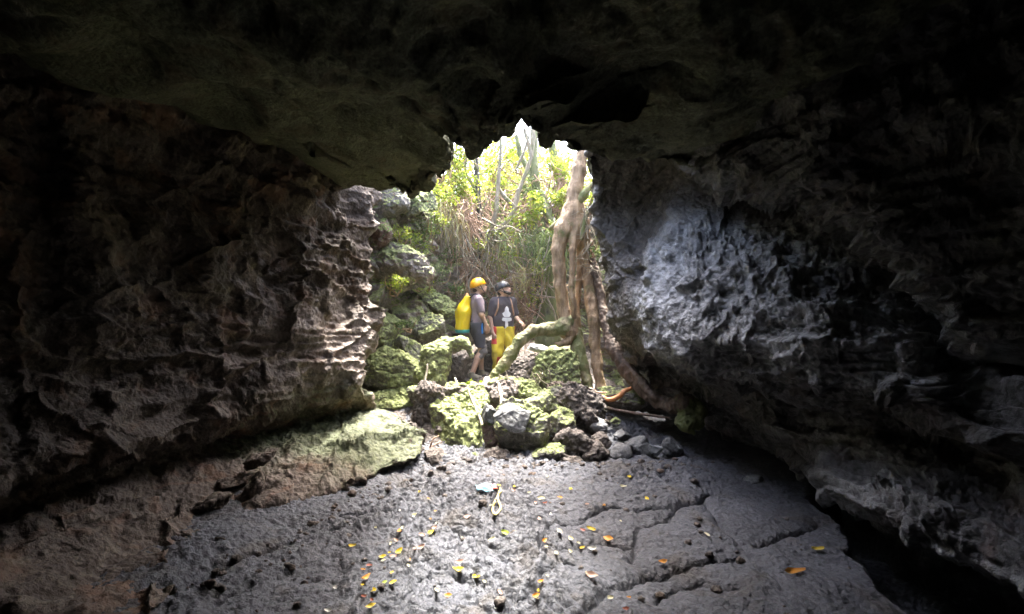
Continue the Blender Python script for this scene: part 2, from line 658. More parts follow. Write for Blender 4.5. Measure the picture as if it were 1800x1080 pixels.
M['clinker'] = rock('brown_clinker', (0.031, 0.024, 0.020), (0.092, 0.076, 0.065), (0.196, 0.171, 0.150), accent=(0.129, 0.086, 0.061), moss=0.0, rough=0.85, bump=1.0,
                    moss_cols=((0.063, 0.076, 0.027), (0.225, 0.252, 0.099)))
M['soil'] = rock('surface_soil', (0.03, 0.028, 0.015), (0.07, 0.06, 0.035), (0.11, 0.10, 0.05), moss=0.5, rough=0.9, bump=0.6)
M['fig_bark'] = bark('fig_bark', ((0.11, 0.068, 0.034), (0.27, 0.18, 0.10), (0.42, 0.30, 0.18)), moss=0.18, ring=True)
M['mossy_bark'] = bark('mossy_root_bark', ((0.094, 0.078, 0.036), (0.197, 0.167, 0.083), (0.312, 0.260, 0.146)), moss=0.75)
M['dark_bark'] = bark('dark_root_bark', ((0.035, 0.022, 0.014), (0.085, 0.054, 0.036), (0.15, 0.10, 0.07)))
M['green_trunk'] = bark('green_trunk_bark', ((0.035, 0.032, 0.014), (0.08, 0.078, 0.032), (0.14, 0.135, 0.065)), moss=0.8)
M['black_bark'] = bark('black_bark', ((0.01, 0.009, 0.007), (0.022, 0.019, 0.014), (0.05, 0.042, 0.03)))
M['pale_bark'] = bark('pale_bark', ((0.117, 0.095, 0.066), (0.233, 0.197, 0.139), (0.350, 0.306, 0.226)))
M['grey_bark'] = bark('grey_bark', ((0.09, 0.07, 0.045), (0.17, 0.14, 0.09), (0.27, 0.23, 0.16)), moss=0.3)
M['rootlet'] = bark('rootlet_bark', ((0.160, 0.086, 0.049), (0.320, 0.196, 0.124), (0.516, 0.368, 0.259)))
M['orange_root'] = plain('orange_root_bark', (0.50, 0.20, 0.07), 0.6, 0.35, 25)
M['leaf_lime'] = leafm('lime_leaves', [(0.0, (0.09, 0.14, 0.012)), (0.5, (0.24, 0.32, 0.03)), (1.0, (0.44, 0.46, 0.06))], 0.5)
M['leaf_green'] = leafm('green_leaves', [(0.0, (0.039, 0.078, 0.019)), (0.6, (0.098, 0.156, 0.039)), (1.0, (0.195, 0.244, 0.068))])
M['leaf_fern'] = leafm('fern_blades', [(0.0, (0.06, 0.10, 0.03)), (0.5, (0.17, 0.24, 0.07)), (1.0, (0.36, 0.40, 0.16))], 0.4)
M['leaf_dry'] = leafm('dry_blades', [(0.0, (0.20, 0.13, 0.06)), (0.4, (0.34, 0.27, 0.12)), (0.7, (0.36, 0.36, 0.13)), (1.0, (0.52, 0.46, 0.26))], 0.4)
M['leaf_yellow'] = leafm('yellow_leaf', [(0.0, (0.465, 0.315, 0.015)), (1.0, (0.562, 0.435, 0.038))], 0.2)
M['leaf_orange'] = leafm('orange_leaf', [(0.0, (0.525, 0.195, 0.022)), (1.0, (0.562, 0.270, 0.045))], 0.2)
M['leaf_pale'] = leafm('pale_leaf', [(0.0, (0.465, 0.435, 0.255)), (1.0, (0.540, 0.510, 0.338))], 0.2)
M['leaf_pink'] = leafm('pink_leaf', [(0.0, (0.413, 0.247, 0.188)), (1.0, (0.450, 0.300, 0.225))], 0.2)
M['leaf_rust'] = leafm('rust_leaf', [(0.0, (0.225, 0.053, 0.030)), (1.0, (0.262, 0.075, 0.038))], 0.2)
M['leaf_fresh'] = leafm('fresh_green_leaf', [(0.0, (0.285, 0.375, 0.038)), (1.0, (0.338, 0.413, 0.060))], 0.2)
M['leaf_white'] = leafm('bleached_leaf', [(0.0, (0.525, 0.517, 0.465)), (1.0, (0.562, 0.555, 0.510))], 0.1)

# ================================================================== THE SETTING
# ------------------------------------------------------------------ cave floor
def seg_dist(P, line):
    d = np.full(len(P), 1e9)
    for a, b in zip(line[:-1], line[1:]):
        ba = b - a
        t = np.clip(((P - a) @ ba) / (ba @ ba + 1e-9), 0, 1)
        q = a + t[:, None] * ba
        d = np.minimum(d, np.linalg.norm(P - q, axis=1))
    return d


CRACKS = [
    ([(880, 1100), (893, 1076), (932, 1050), (953, 1020), (967, 1013), (990, 997), (1004, 996)], 1.5),
    ([(1020, 1095), (1032, 1077), (1067, 1043), (1102, 1027), (1113, 1017), (1133, 1005), (1157, 1007), (1230, 992), (1300, 985)], 1.0),
    ([(1045, 905), (1063, 900), (1087, 895), (1117, 902), (1192, 893), (1230, 890), (1240, 873), (1253, 868)], 1.6),
    ([(955, 938), (963, 925), (982, 922), (1010, 922), (1030, 915), (1045, 905)], 1.2),
    ([(960, 932), (953, 945), (950, 963), (955, 983), (930, 1005), (895, 1005), (880, 990)], 1.3),
    ([(955, 975), (990, 968), (1018, 967), (1043, 955), (1060, 954), (1093, 955), (1117, 955), (1120, 930), (1147, 927), (1153, 923), (1172, 918), (1192, 893)], 0.9),
    ([(1107, 985), (1115, 965), (1117, 955)], 0.8),
    ([(757, 1003), (777, 1013), (810, 1032), (835, 1040)], 1.1),
    ([(1240, 890), (1270, 930), (1300, 960), (1330, 990), (1380, 1040)], 0.7),
    ([(1150, 1060), (1180, 1030), (1230, 1020), (1300, 1040)], 0.7),
    ([(780, 935), (800, 942), (815, 947), (830, 945)], 1.2),
    ([(1330, 960), (1375, 948), (1410, 940), (1440, 925)], 1.1),
    ([(300, 1075), (370, 1035), (430, 1000), (520, 960)], 1.0),
    ([(380, 1078), (440, 1045), (500, 1020)], 0.7),
]
CR = [(np.array([fl(x, y)[:2] for x, y in l]), w) for l, w in CRACKS]
TR = np.array([[3.3, 4.6], [2.80, 4.15], [2.55, 3.8], [2.50, 3.45], [2.28, 3.0], [2.20, 2.6], [2.30, 2.2], [2.45, 1.2], [2.6, -3]])


def trench_x(y):
    return np.interp(-y, -TR[:, 1], TR[:, 0])


def floor_z(x, y, fine=True):
    p = np.stack([x, y, np.zeros_like(x)], -1)
    z = 0.05 * fbm(p * 0.9, 3, 3) + 0.030 * fbm(p * 2.7, 2, 6)
    # rubble mound and the talus of the pit
    z = z + 0.40 * sm(5.3, 6.7, y + 0.15 * fbm(p * 1.3, 2, 5)) * sm(2.3, 1.3, x)
    z = z + 0.2 * sm(8.6, 11.5, y)
    # bank along the left wall
    z = z + 0.10 * sm(-1.2, -2.4, x) * sm(5.2, 4.2, y)
    # far lumpy ridge at the foot of the boulders
    ridge = 0.6 * np.exp(-((y - 5.15 - 0.25 * np.sin(x * 2)) / 0.30) ** 2) * sm(-0.9, 0.2, x) * sm(1.9, 1.1, x)
    if fine:
        w1, w2 = worley(p * 9 + 0.6 * np.stack([perlin(p * 6, 31), perlin(p * 6, 32), np.zeros(len(x))], -1), 4)
        z = z + ridge * (0.10 - 0.16 * w1)
    else:
        z = z + ridge * 0.04
    tr = sm(-0.04, 0.10, x - trench_x(y) - 0.10 * perlin(p * 2.2, 8) - 0.05 * perlin(p * 7, 9)) * sm(4.9, 4.3, y)
    if fine:
        smooth_r = sm(1.35, 1.9, x - 0.25 * (y - 4)) * 0.75
        left_s = sm(-1.0, -1.6, x + 0.15 * perlin(p * 2, 12))
        rough = (1 - smooth_r) * (1 - 0.7 * left_s)
        wq = p * 3.1
        wq = wq + 0.9 * np.stack([perlin(p * 2.3, 41), perlin(p * 2.3 + 7, 42), np.zeros(len(x))], -1)
        plate = sm(0.05, 0.30, x - 0.1 + 0.2 * perlin(p * 1.7, 52)) * sm(4.25, 3.9, y + 0.3 * perlin(p * 1.5, 53)) * (1 - smooth_r)
        rough = rough * (1 - 0.72 * plate)
        area = sm(-0.15, 0.25, perlin(p * 1.15 + 3.3, 51) + 0.15 * (x < 0.2))
        ropes = ridged(wq * 2.4, 3, 61)
        z = z + rough * area * 0.045 * ropes
        z = z + rough * 0.040 * fbm(p * 7, 4, 71)
        a1, a2 = worley(p * 16 + 0.8 * np.stack([perlin(p * 9, 81), perlin(p * 9 + 5, 82), np.zeros(len(x))], -1), 5)
        z = z - rough * (0.3 + 0.7 * area) * 0.034 * a1 + 0.009 * perlin(p * 38, 91)
        pits = sm(0.12, 0.40, perlin(p * 11, 94)) * sm(0.0, 0.3, perlin(p * 1.6, 95))
        z = z - rough * 0.022 * pits
        b1, _ = worley(p * 34, 97)
        z = z - 0.009 * (0.35 + rough) * b1 + 0.006 * perlin(p * 70, 98)
        # drawn out streaks of the left bank
        ang = math.radians(62)
        u = x * math.cos(ang) + y * math.sin(ang)
        v = -x * math.sin(ang) + y * math.cos(ang)
        q = np.stack([u * 1.5, v * 22, np.zeros_like(x)], -1)
        z = z + left_s * sm(4.9, 4.0, y) * 0.014 * ridged(q, 2, 99)
        P2 = p[:, :2] + 0.02 * np.stack([perlin(p * 14, 21), perlin(p * 14, 22)], -1)
        near = np.full(len(x), 9.0)
        for l, w in CR:
            d = seg_dist(P2, l)
            z = z - 0.045 * w * np.exp(-(d / (0.010 * w + 0.004)) ** 2)
            near = np.minimum(near, d)
        z = z + 0.045 * (1 - np.exp(-near / 0.10)) * sm(5.2, 4.6, y)
        z = z + smooth_r * 0.010 * fbm(p * 5, 3, 33)
    z = z - tr * (0.42 + 0.15 * perlin(p * 3, 10))
    return z


xs = np.concatenate([np.linspace(-7, -2.7, 22)[:-1], np.arange(-2.7, 3.0, 0.0115), np.linspace(3.0, 7, 22)])
ys = np.concatenate([np.linspace(-6, 1.9, 30)[:-1], np.arange(1.9, 5.9, 0.0115), np.linspace(5.9, 8.8, 90)[1:], np.linspace(8.9, 14, 30)])
GX, GY = np.meshgrid(xs, ys, indexing='ij')
Z = floor_z(GX.ravel(), GY.ravel())
V = np.stack([GX.ravel(), GY.ravel(), Z], -1)
o = add_obj('cave_floor', mesh_from('cave_floor', V, grid_faces(len(xs), len(ys))[:, ::-1]), M['floor'])
tag(o, 'grey cracked lava floor strewn with fallen leaves', None, None, 'structure')
FZ = Z.reshape(len(xs), len(ys))


def ground_z(x, y):
    """height of the real floor mesh"""
    i = np.clip(np.searchsorted(xs, x) - 1, 0, len(xs) - 2)
    j = np.clip(np.searchsorted(ys, y) - 1, 0, len(ys) - 2)
    fx = (x - xs[i]) / (xs[i + 1] - xs[i])
    fy = (y - ys[j]) / (ys[j + 1] - ys[j])
    return float(FZ[i, j] * (1 - fx) * (1 - fy) + FZ[i + 1, j] * fx * (1 - fy) + FZ[i, j + 1] * (1 - fx) * fy + FZ[i + 1, j + 1] * fx * fy)


def floor_hit(px, py):
    """march the view ray of a pixel to the floor mesh: where a thing lies on the floor"""
    d = at(px, py, 1.0) - np.array([0, 0, CAMZ])
    t = 1.5
    while t < 8:
        q = np.array([0, 0, CAMZ]) + d * t
        if q[2] <= ground_z(q[0], q[1]):
            break
        t += 0.004
    return np.array([q[0], q[1], ground_z(q[0], q[1])])


# ------------------------------------------------------------------ walls from control nets
def wall_disp(G, big=0.05, seed=0, clink=0.02, fine=0.010, mask=None, bscale=1.3, knob=0.0, kscale=3.0, blocks=0.0, blscale=2.0, terr=0.0, tfreq=5.0, tdip=(0.0, 0.12), drip=None, tzone=None, foot=None):
    N = grid_normals(G).reshape(-1, 3)
    p = G.reshape(-1, 3)
    w = p + 0.12 * np.stack([perlin(p * 2.1, seed + 11), perlin(p * 2.1, seed + 12), perlin(p * 2.1, seed + 13)], -1) + 0.04 * np.stack([perlin(p * 7, seed + 14), perlin(p * 7, seed + 15), perlin(p * 7, seed + 16)], -1)
    d = big * fbm(p * bscale, 4, seed) * 2
    if blocks > 0:
        v, t, e = cells(w * np.array([1, 0.8, 1.25]) * blscale, seed + 60)
        v2, t2, e2 = cells(w * np.array([1, 0.8, 1.3]) * blscale * 2.6, seed + 61)
        amt = 0.35 + 0.65 * sm(-0.2, 0.25, perlin(p * 0.8, seed + 31))
        d = d + blocks * amt * ((v - 0.5) * 0.9 + 0.55 * t - 0.7 * np.exp(-e / 0.05)) + 0.25 * amt * blocks * ((v2 - 0.5) + 0.6 * t2 - 0.5 * np.exp(-e2 / 0.06))
    if terr > 0:
        s_ = (p[:, 2] + tdip[0] * p[:, 0] + tdip[1] * p[:, 1] + 0.10 * perlin(p * np.array([0.8, 0.8, 1.6]), seed + 21) + 0.03 * perlin(p * np.array([3, 3, 5]), seed + 22)) * tfreq
        fr = s_ - np.floor(s_)
        lay = _h(np.floor(s_).astype(np.int64), np.zeros(len(s_), dtype=np.int64), np.zeros(len(s_), dtype=np.int64), seed)
        amp = 0.4 + 0.6 * (lay & np.uint32(255)).astype(np.float32) / 255
        saw = sm(0.0, 0.22, fr) * (1 - 0.75 * sm(0.25, 1.0, fr))
        s2 = s_ * 3.7 + 0.5 * perlin(p * np.array([2, 2, 4]), seed + 24)
        f2 = s2 - np.floor(s2)
        saw2 = sm(0.0, 0.3, f2) * (1 - 0.8 * sm(0.3, 1.0, f2))
        gate = sm(-0.35, 0.15, perlin(p * np.array([1.2, 1.2, 3]), seed + 25))
        tz = 1.0 if tzone is None else tzone(p)
        d = d + terr * tz * (amp * saw + 0.38 * saw2 * gate - 0.3)
    a1, a2 = worley(w * 7.0, seed + 3)
    b1, b2 = worley(w * 16, seed + 4)
    patch = sm(-0.05, 0.35, perlin(p * 1.1, seed + 30))
    d = d + clink * (0.10 + 0.90 * patch) * ((0.55 - a1) * 1.2 + (0.5 - b1) * 0.7)
    if foot is not None:
        fm = foot(p)
        v, t, e = cells(w * np.array([1, 0.7, 1.4]) * 3.6, seed + 90)
        k1, _ = worley(w * 9, seed + 91)
        d = d + fm * (0.05 * (v - 0.5) - 0.02 * np.exp(-e / 0.10) + 0.02 * (0.5 - k1))
    if drip is not None:
        z_ = drip(p)
        q = w * np.array([9, 9, 3.0])
        dr = ridged(q, 2, seed + 70)
        c1, _ = worley(w * np.array([16, 16, 10]), seed + 71)
        d = d + z_ * (0.022 * (dr - 0.3) + 0.035 * (0.5 - c1))
    if knob > 0:
        k1, k2 = worley(w * kscale, seed + 6)
        d = d + knob * (0.55 - k1)
    pit_ = sm(0.15, 0.42, perlin(p * 4.3, seed + 80))
    d = d - 1.3 * clink * pit_
    d = d + fine * (0.4 + 0.6 * patch) * fbm(p * 18, 3, seed + 40) * 2 + 0.35 * fine * perlin(p * 60, seed + 50)
    if foot is not None:
        d = d * (1 - 0.35 * fm)
    if mask is not None:
        d = d * mask.ravel()
    return (p + N * d[:, None]).reshape(G.shape)


def W(x, y, z):
    return (x, y, z)


def make_net_obj(name, C, rseg, cseg, mat, label, flip=False, **kw):
    G = net(C, rseg, cseg)
    if flip:
        G = G[:, ::-1]
    G2 = wall_disp(G, **kw)
    o = add_obj(name, mesh_from(name, G2.reshape(-1, 3), grid_faces(G.shape[0], G.shape[1])), mat)
    tag(o, label, None, None, 'structure')
    return o, G2


def A(row):
    return [tuple(at(*c)) for c in row]


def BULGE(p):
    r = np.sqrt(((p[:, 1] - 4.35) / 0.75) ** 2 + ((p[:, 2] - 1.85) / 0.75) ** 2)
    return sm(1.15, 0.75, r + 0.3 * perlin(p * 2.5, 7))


# right wall: columns run from behind the jamb towards and past the camera
RW_px = [
    [(1040, 200, 4.95), (1130, 150, 4.3), (1210, 60, 3.7), (1330, -40, 3.1), (1500, -150, 2.7), (1660, -250, 2.35), (1860, -330, 2.1)],
    [(1038, 250, 4.95), (1132, 180, 4.2), (1220, 180, 3.75), (1310, 190, 3.35), (1460, 190, 2.85), (1630, 220, 2.42), (1830, 240, 2.08)],
    [(1036, 285, 5.0), (1140, 205, 4.3), (1225, 290, 3.95), (1300, 325, 3.60), (1420, 357, 3.1), (1590, 470, 2.62), (1770, 600, 2.28)],
    [(1042, 330, 5.4), (1150, 250, 4.95), (1212, 318, 4.75), (1297, 348, 4.45), (1410, 378, 3.95), (1585, 492, 3.3), (1775, 625, 2.8)],
    [(1052, 400, 5.5), (1140, 360, 5.35), (1190, 385, 4.75), (1290, 430, 4.28), (1430, 470, 3.8), (1600, 560, 3.25), (1790, 670, 2.72)],
    [(1072, 480, 5.75), (1128, 480, 4.9), (1208, 490, 4.2), (1310, 510, 3.9), (1440, 540, 3.42), (1600, 600, 3.0), (1790, 700, 2.55)],
    [(1084, 560, 6.1), (1120, 560, 4.85), (1200, 580, 4.15), (1300, 590, 3.8), (1440, 610, 3.3), (1600, 650, 2.88), (1790, 740, 2.46)],
    [(1094, 620, 6.5), (1142, 612, 5.0), (1206, 646, 4.35), (1310, 668, 3.95), (1440, 688, 3.42), (1600, 713, 2.9), (1790, 780, 2.45)],
    [(1108, 668, 6.7), (1156, 640, 5.9), (1225, 672, 5.15), (1330, 705, 4.55), (1450, 728, 3.95), (1610, 762, 3.3), (1800, 832, 2.75)],
    [(1118, 692, 6.7), (1190, 690, 6.1), (1270, 724, 5.2), (1380, 765, 4.2), (1480, 788, 3.65), (1620, 838, 3.0), (1800, 915, 2.45)],
    [(1126, 712, 6.7), (1212, 730, 6.05), (1305, 768, 5.1), (1405, 825, 4.1), (1492, 880, 3.25), (1650, 960, 2.72), (1812, 1035, 2.28)],
]
RW = []
zz = [3.75, 3.0, 2.7, 2.75, 2.3, 1.9, 1.6, 1.2, 1.0, 0.75, 0.35]
bx = [2.5, 2.75, 2.5, 3.1, 3.1, 2.85, 2.75, 2.65, 3.0, 2.7, 2.65]
for r, z_, x_ in zip(RW_px, zz, bx):
    RW.append([W(4.6, 8.6, r and at(*r[0])[2]), W(2.6, 6.9, at(*r[0])[2])] + A(r) + [W(x_, 0.6, z_), W(x_ + 0.1, -3.2, z_), W(x_ + 0.2, -6.5, z_)])
top = [(x, y, 5.3) for x, y, z in RW[0]]
bot1 = [(x + 0.55, y + 0.25, min(z, 0.0) * 0 - 0.05) for x, y, z in RW[-1]]
bot2 = [(x + 0.35, y + 0.25, -1.0) for x, y, z in RW[-1]]
RW = [top] + RW + [bot1, bot2]
rs = [8, 34, 44, 22, 44, 48, 44, 38, 28, 34, 40, 24, 8]
cs = [10, 16, 70, 80, 90, 110, 100, 90, 50, 20, 8]
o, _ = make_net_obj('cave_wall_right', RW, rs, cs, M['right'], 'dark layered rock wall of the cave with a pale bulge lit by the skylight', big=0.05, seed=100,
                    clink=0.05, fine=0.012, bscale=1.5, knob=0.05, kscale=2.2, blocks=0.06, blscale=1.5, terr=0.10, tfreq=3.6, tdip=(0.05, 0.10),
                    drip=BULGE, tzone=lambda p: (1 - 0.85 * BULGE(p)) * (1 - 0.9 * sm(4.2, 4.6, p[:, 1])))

am = o.data.attributes.new('pale_lit', 'FLOAT', 'POINT')
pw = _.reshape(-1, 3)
cr = BULGE(pw) + 0.85 * sm(0.85, 0.55, np.sqrt(((pw[:, 1] - 3.2) / 1.0) ** 2 + ((pw[:, 2] - 1.45) / 0.45) ** 2) + 0.3 * perlin(pw * 3, 8)) + 0.8 * sm(0.0, 0.3, perlin(pw * np.array([1.5, 1.0, 4]), 66)) * sm(1.0, 0.7, pw[:, 2])  # pale colour paints skylight and sheen onto bulge, band and low ledges
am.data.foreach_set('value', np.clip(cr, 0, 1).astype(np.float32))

am = o.data.attributes.new('shade_earth', 'FLOAT', 'POINT')
ea = sm(4.75, 5.0, pw[:, 1] + 0.25 * perlin(pw * 3, 88)) * sm(2.2, 1.9, pw[:, 0])  # brown rock of the jamb, darkened further to paint in its shade
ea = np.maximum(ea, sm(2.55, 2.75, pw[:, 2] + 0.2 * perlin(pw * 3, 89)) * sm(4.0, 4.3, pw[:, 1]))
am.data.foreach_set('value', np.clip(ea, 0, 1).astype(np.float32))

# left wall
LW_px = [
    [(658, 290, 6.4), (600, 270, 6.0), (545, 250, 5.4), (440, 210, 4.6), (310, 150, 3.9), (150, 90, 3.3), (-30, 20, 2.9)],
    [(657, 340, 6.35), (604, 330, 5.9), (550, 325, 5.35), (430, 320, 4.55), (290, 300, 3.9), (140, 280, 3.3), (-20, 260, 2.85)],
    [(655, 430, 6.25), (602, 430, 5.75), (552, 440, 5.25), (430, 430, 4.4), (290, 430, 3.75), (140, 420, 3.2), (-20, 420, 2.8)],
    [(648, 510, 6.15), (600, 515, 5.6), (548, 520, 5.05), (430, 530, 4.3), (290, 530, 3.7), (140, 530, 3.1), (-20, 530, 2.7)],
    [(648, 600, 5.95), (592, 600, 5.2), (530, 600, 4.75), (430, 620, 4.25), (290, 630, 3.6), (140, 650, 3.05), (-20, 670, 2.65)],
    [(642, 675, 5.7), (570, 685, 5.0), (488, 705, 4.45), (400, 735, 4.02), (280, 765, 3.4), (130, 800, 2.8), (-30, 840, 2.35)],
    [(652, 705, 6.0), (592, 722, 5.6), (512, 742, 5.1), (412, 768, 4.5), (292, 800, 3.85), (140, 850, 3.15), (-20, 900, 2.6)],
    [(668, 722, 5.95), (604, 740, 5.45), (524, 760, 4.95), (420, 800, 4.35), (300, 860, 3.5), (150, 920, 2.8), (0, 970, 2.4)],
    [(725, 748, 5.35), (648, 765, 5.0), (560, 795, 4.55), (438, 860, 3.85), (365, 945, 3.15), (305, 1005, 2.75), (225, 1085, 2.35)],
    [(729, 785, 5.05), (668, 824, 4.45), (592, 862, 3.98), (460, 892, 3.6), (388, 962, 3.08), (325, 1022, 2.72), (245, 1105, 2.33)],
]
LW = []
zz = [3.7, 3.0, 2.3, 1.8, 1.4, 0.75, 0.7, 0.5, 0.25, 0.1]
bx = [-3.1, -3.3, -3.3, -3.2, -3.1, -2.7, -3.2, -3.0, -2.1, -2.0]
for r, z_, x_ in zip(LW_px, zz, bx):
    z0 = at(*r[0])[2]
    LW.append([W(-5.2, 8.2, z0), W(-3.2, 7.2, z0)] + A(r) + [W(x_, 0.6, z_), W(x_, -3.2, z_), W(x_, -6.5, z_)])
top = [(x, y, 5.3) for x, y, z in LW[0]]
bot1 = [(x - 0.28, y + 0.1, -0.04) for x, y, z in LW[-1]]
bot2 = [(x - 0.3, y + 0.1, -0.7) for x, y, z in LW[-1]]
LW = [top] + LW + [bot1, bot2]
rs = [8, 30, 50, 46, 50, 50, 26, 24, 44, 34, 26, 8]
cs = [10, 16, 50, 50, 90, 90, 90, 80, 44, 20, 8]
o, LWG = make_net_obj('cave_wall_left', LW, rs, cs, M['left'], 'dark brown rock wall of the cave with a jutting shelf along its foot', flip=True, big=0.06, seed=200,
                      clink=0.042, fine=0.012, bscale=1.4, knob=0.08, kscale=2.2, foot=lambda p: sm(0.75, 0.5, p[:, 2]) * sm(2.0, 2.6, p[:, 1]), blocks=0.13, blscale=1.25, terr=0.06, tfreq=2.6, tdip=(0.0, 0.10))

pl = LWG.reshape(-1, 3)
am = o.data.attributes.new('damp', 'FLOAT', 'POINT')
am.data.foreach_set('value', (sm(4.0, 4.7, pl[:, 1] + 0.5 * perlin(pl * 2, 3)) * sm(0.95, 0.6, pl[:, 2]) * 0.9).astype(np.float32))
am = o.data.attributes.new('pale_lit', 'FLOAT', 'POINT')
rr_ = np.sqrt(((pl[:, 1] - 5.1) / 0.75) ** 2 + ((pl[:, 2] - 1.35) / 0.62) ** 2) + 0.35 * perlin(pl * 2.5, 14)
am.data.foreach_set('value', np.clip(0.8 * sm(1.15, 0.7, rr_) + 0.6 * sm(0.12, 0.35, perlin(pl * 1.4, 15)) * sm(2.9, 3.4, pl[:, 1]), 0, 1).astype(np.float32))  # pinkish-brown lighter tone on one slab and scattered patches

# ceiling with the broken rim of the skylight
LIP = [(655, 325), (668, 331), (690, 326), (706, 334), (718, 341), (729, 330), (744, 325), (750, 310), (770, 300), (786, 289), (791, 276), (785, 262),
       (777, 238), (793, 235), (803, 240), (813, 262), (829, 268), (838, 262), (850, 255), (857, 236), (864, 232), (873, 243), (880, 237), (892, 233),
       (899, 241), (905, 225), (917, 212), (930, 219), (945, 219), (959, 238), (969, 251), (974, 245), (990, 246), (1007, 252), (1016, 262), (1035, 263)]
lipw = []
for i, (x, y) in enumerate(LIP):
    Y = np.interp(x, [745, 800], [1.50, 1.22]) / ((540 - y) / FPX)
    lipw.append(at(x, y, Y))
lipw = [np.array(c) for c in [(-6.0, 8.6, 3.3), (-3.2, 6.6, 3.3), (-2.2, 5.75, 3.25)]] + lipw + [np.array(c) for c in [(0.98, 3.68, 2.95), (1.55, 4.05, 3.0), (2.6, 5.4, 3.2), (5.5, 8.5, 3.3)]]
lipw = np.array(lipw)
n = len(lipw)
u = np.linspace(0, 1, n)
cx = np.array([np.interp(u, [0, .08, .92, 1], [-6.5, -3.6, 3.6, 6.5])]).ravel()
rows = []
rows.append([(x * 1.0, -7.5, 4.9) for x in cx])
rows.append([(x, 1.0, 4.7) for x in cx])
rows.append([(q[0] * 1.05, q[1] - 1.3, 4.1) for q in lipw])
rows.append([(q[0] * 1.02, q[1] - 0.55, 3.75) for q in lipw])
rows.append([(q[0], q[1] - 0.06, q[2] + 0.16) for q in lipw])
rows.append([tuple(q) for q in lipw])
rows.append([(q[0] * 1.0, q[1] - 0.22, q[2] + 0.02) for q in lipw])
for k, (f, yy, z_) in enumerate([(0.35, 2.6, 3.1), (0.7, 1.9, 3.35), (1.0, 0.9, 3.6), (1.0, -1.5, 3.8), (1.0, -4.0, 3.3), (1.0, -5.4, 1.5), (1.0, -5.6, -1.0)]):
    rr = []
    for q, x in zip(lipw, cx):
        X = q[0] * (1 - f) + x * f
        Yl = q[1]
        Y = yy if yy < 3 else min(yy, Yl - 0.45) if Yl < 3.7 else yy + (Yl - 3.4) * (1 - f)
        arch = 0.22 * min(1.5, abs(X / 3.0)) ** 2 * (1 if z_ > 3 else 0)
        rr.append((X, Y, z_ + max(arch, -0.5)))
    rows.append(rr)
rs = [3, 8, 8, 8, 10, 10, 34, 34, 40, 24, 12, 8, 4]
cs = [10, 8, 10] + [8] * 35 + [10, 10, 10, 10]
cs = cs[:n - 1]
G = net(np.array(rows), rs, cs)
r0 = sum(rs[:4])
mask = np.ones(G.shape[:2])
ii = np.arange(G.shape[0])[:, None] * np.ones((1, G.shape[1]))
mask = 0.35 + 0.85 * sm(0, 40, np.abs(ii - sum(rs[:5])))
G = G + 0.05 * (np.exp(-(np.abs(ii - sum(rs[:5])) / 14) ** 2)[..., None]) * np.stack([fbm(G.reshape(-1, 3) * 8 + k * 9.1, 4, 90 + k).reshape(G.shape[:2]) for k in range(3)], -1)
G2 = wall_disp(G, big=0.10, seed=300, clink=0.035, fine=0.010, mask=mask, bscale=1.0, knob=0.05, kscale=1.3, blocks=0.03, blscale=1.4)
o = add_obj('cave_ceiling', mesh_from('cave_ceiling', G2.reshape(-1, 3), grid_faces(G.shape[0], G.shape[1])), M['ceiling'])
tag(o, 'dark cave ceiling ending in the ragged rim of the skylight', None, None, 'structure')

# walls of the collapse pit behind the rim
plan = [(-5.0, 6.9), (-3.4, 7.0), (-2.15, 6.95), (-1.55, 7.55), (-1.15, 8.35), (-0.95, 9.3), (-0.2, 9.9), (0.9, 10.1), (1.7, 9.3), (2.2, 8.3), (3.4, 7.6), (5.0, 7.4)]
PW = []
for zv, out in [(-0.6, -0.05), (0.15, -0.10), (0.6, 0.05), (0.95, 0.22), (1.25, -0.10), (1.75, 0.10), (2.1, 0.32), (2.5, 0.02), (3.0, 0.15), (3.5, 0.32), (4.1, 0.55), (4.7, 1.0)]:
    row = []
    for i, (x, y) in enumerate(plan):
        cxx, cyy = 0.2, 7.6
        dx, dy = x - cxx, y - cyy
        L = math.hypot(dx, dy)
        back = max(0, (y - 8.8)) * 0.55 * max(0, zv)
        o_ = out * (0.6 + 0.6 * math.sin(i * 2.1 + zv * 1.3))
        row.append((x + dx / L * (o_ + back * 0.4), y + dy / L * (o_ + back), zv * (1 - 0.24 * sm(8.6, 9.6, y))))
    PW.append(row)
PW.append([(x * 2.0, 7.6 + (y - 7.6) * 2.2 + 1, z + 0.5) for x, y, z in PW[-1]])
PW.append([(x * 6, y * 3 + 10, 5.5) for x, y, z in PW[-1]])
rs = [10, 26, 26, 26, 30, 30, 30, 30, 30, 30, 24, 8, 3]
cs = [10, 40, 60, 60, 60, 50, 50, 50, 40, 20, 10]
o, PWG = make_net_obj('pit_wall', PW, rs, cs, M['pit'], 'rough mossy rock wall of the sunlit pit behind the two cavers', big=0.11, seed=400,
                      clink=0.08, fine=0.02, bscale=1.5, knob=0.08, kscale=2.0, blocks=0.24, blscale=1.9, terr=0.03)

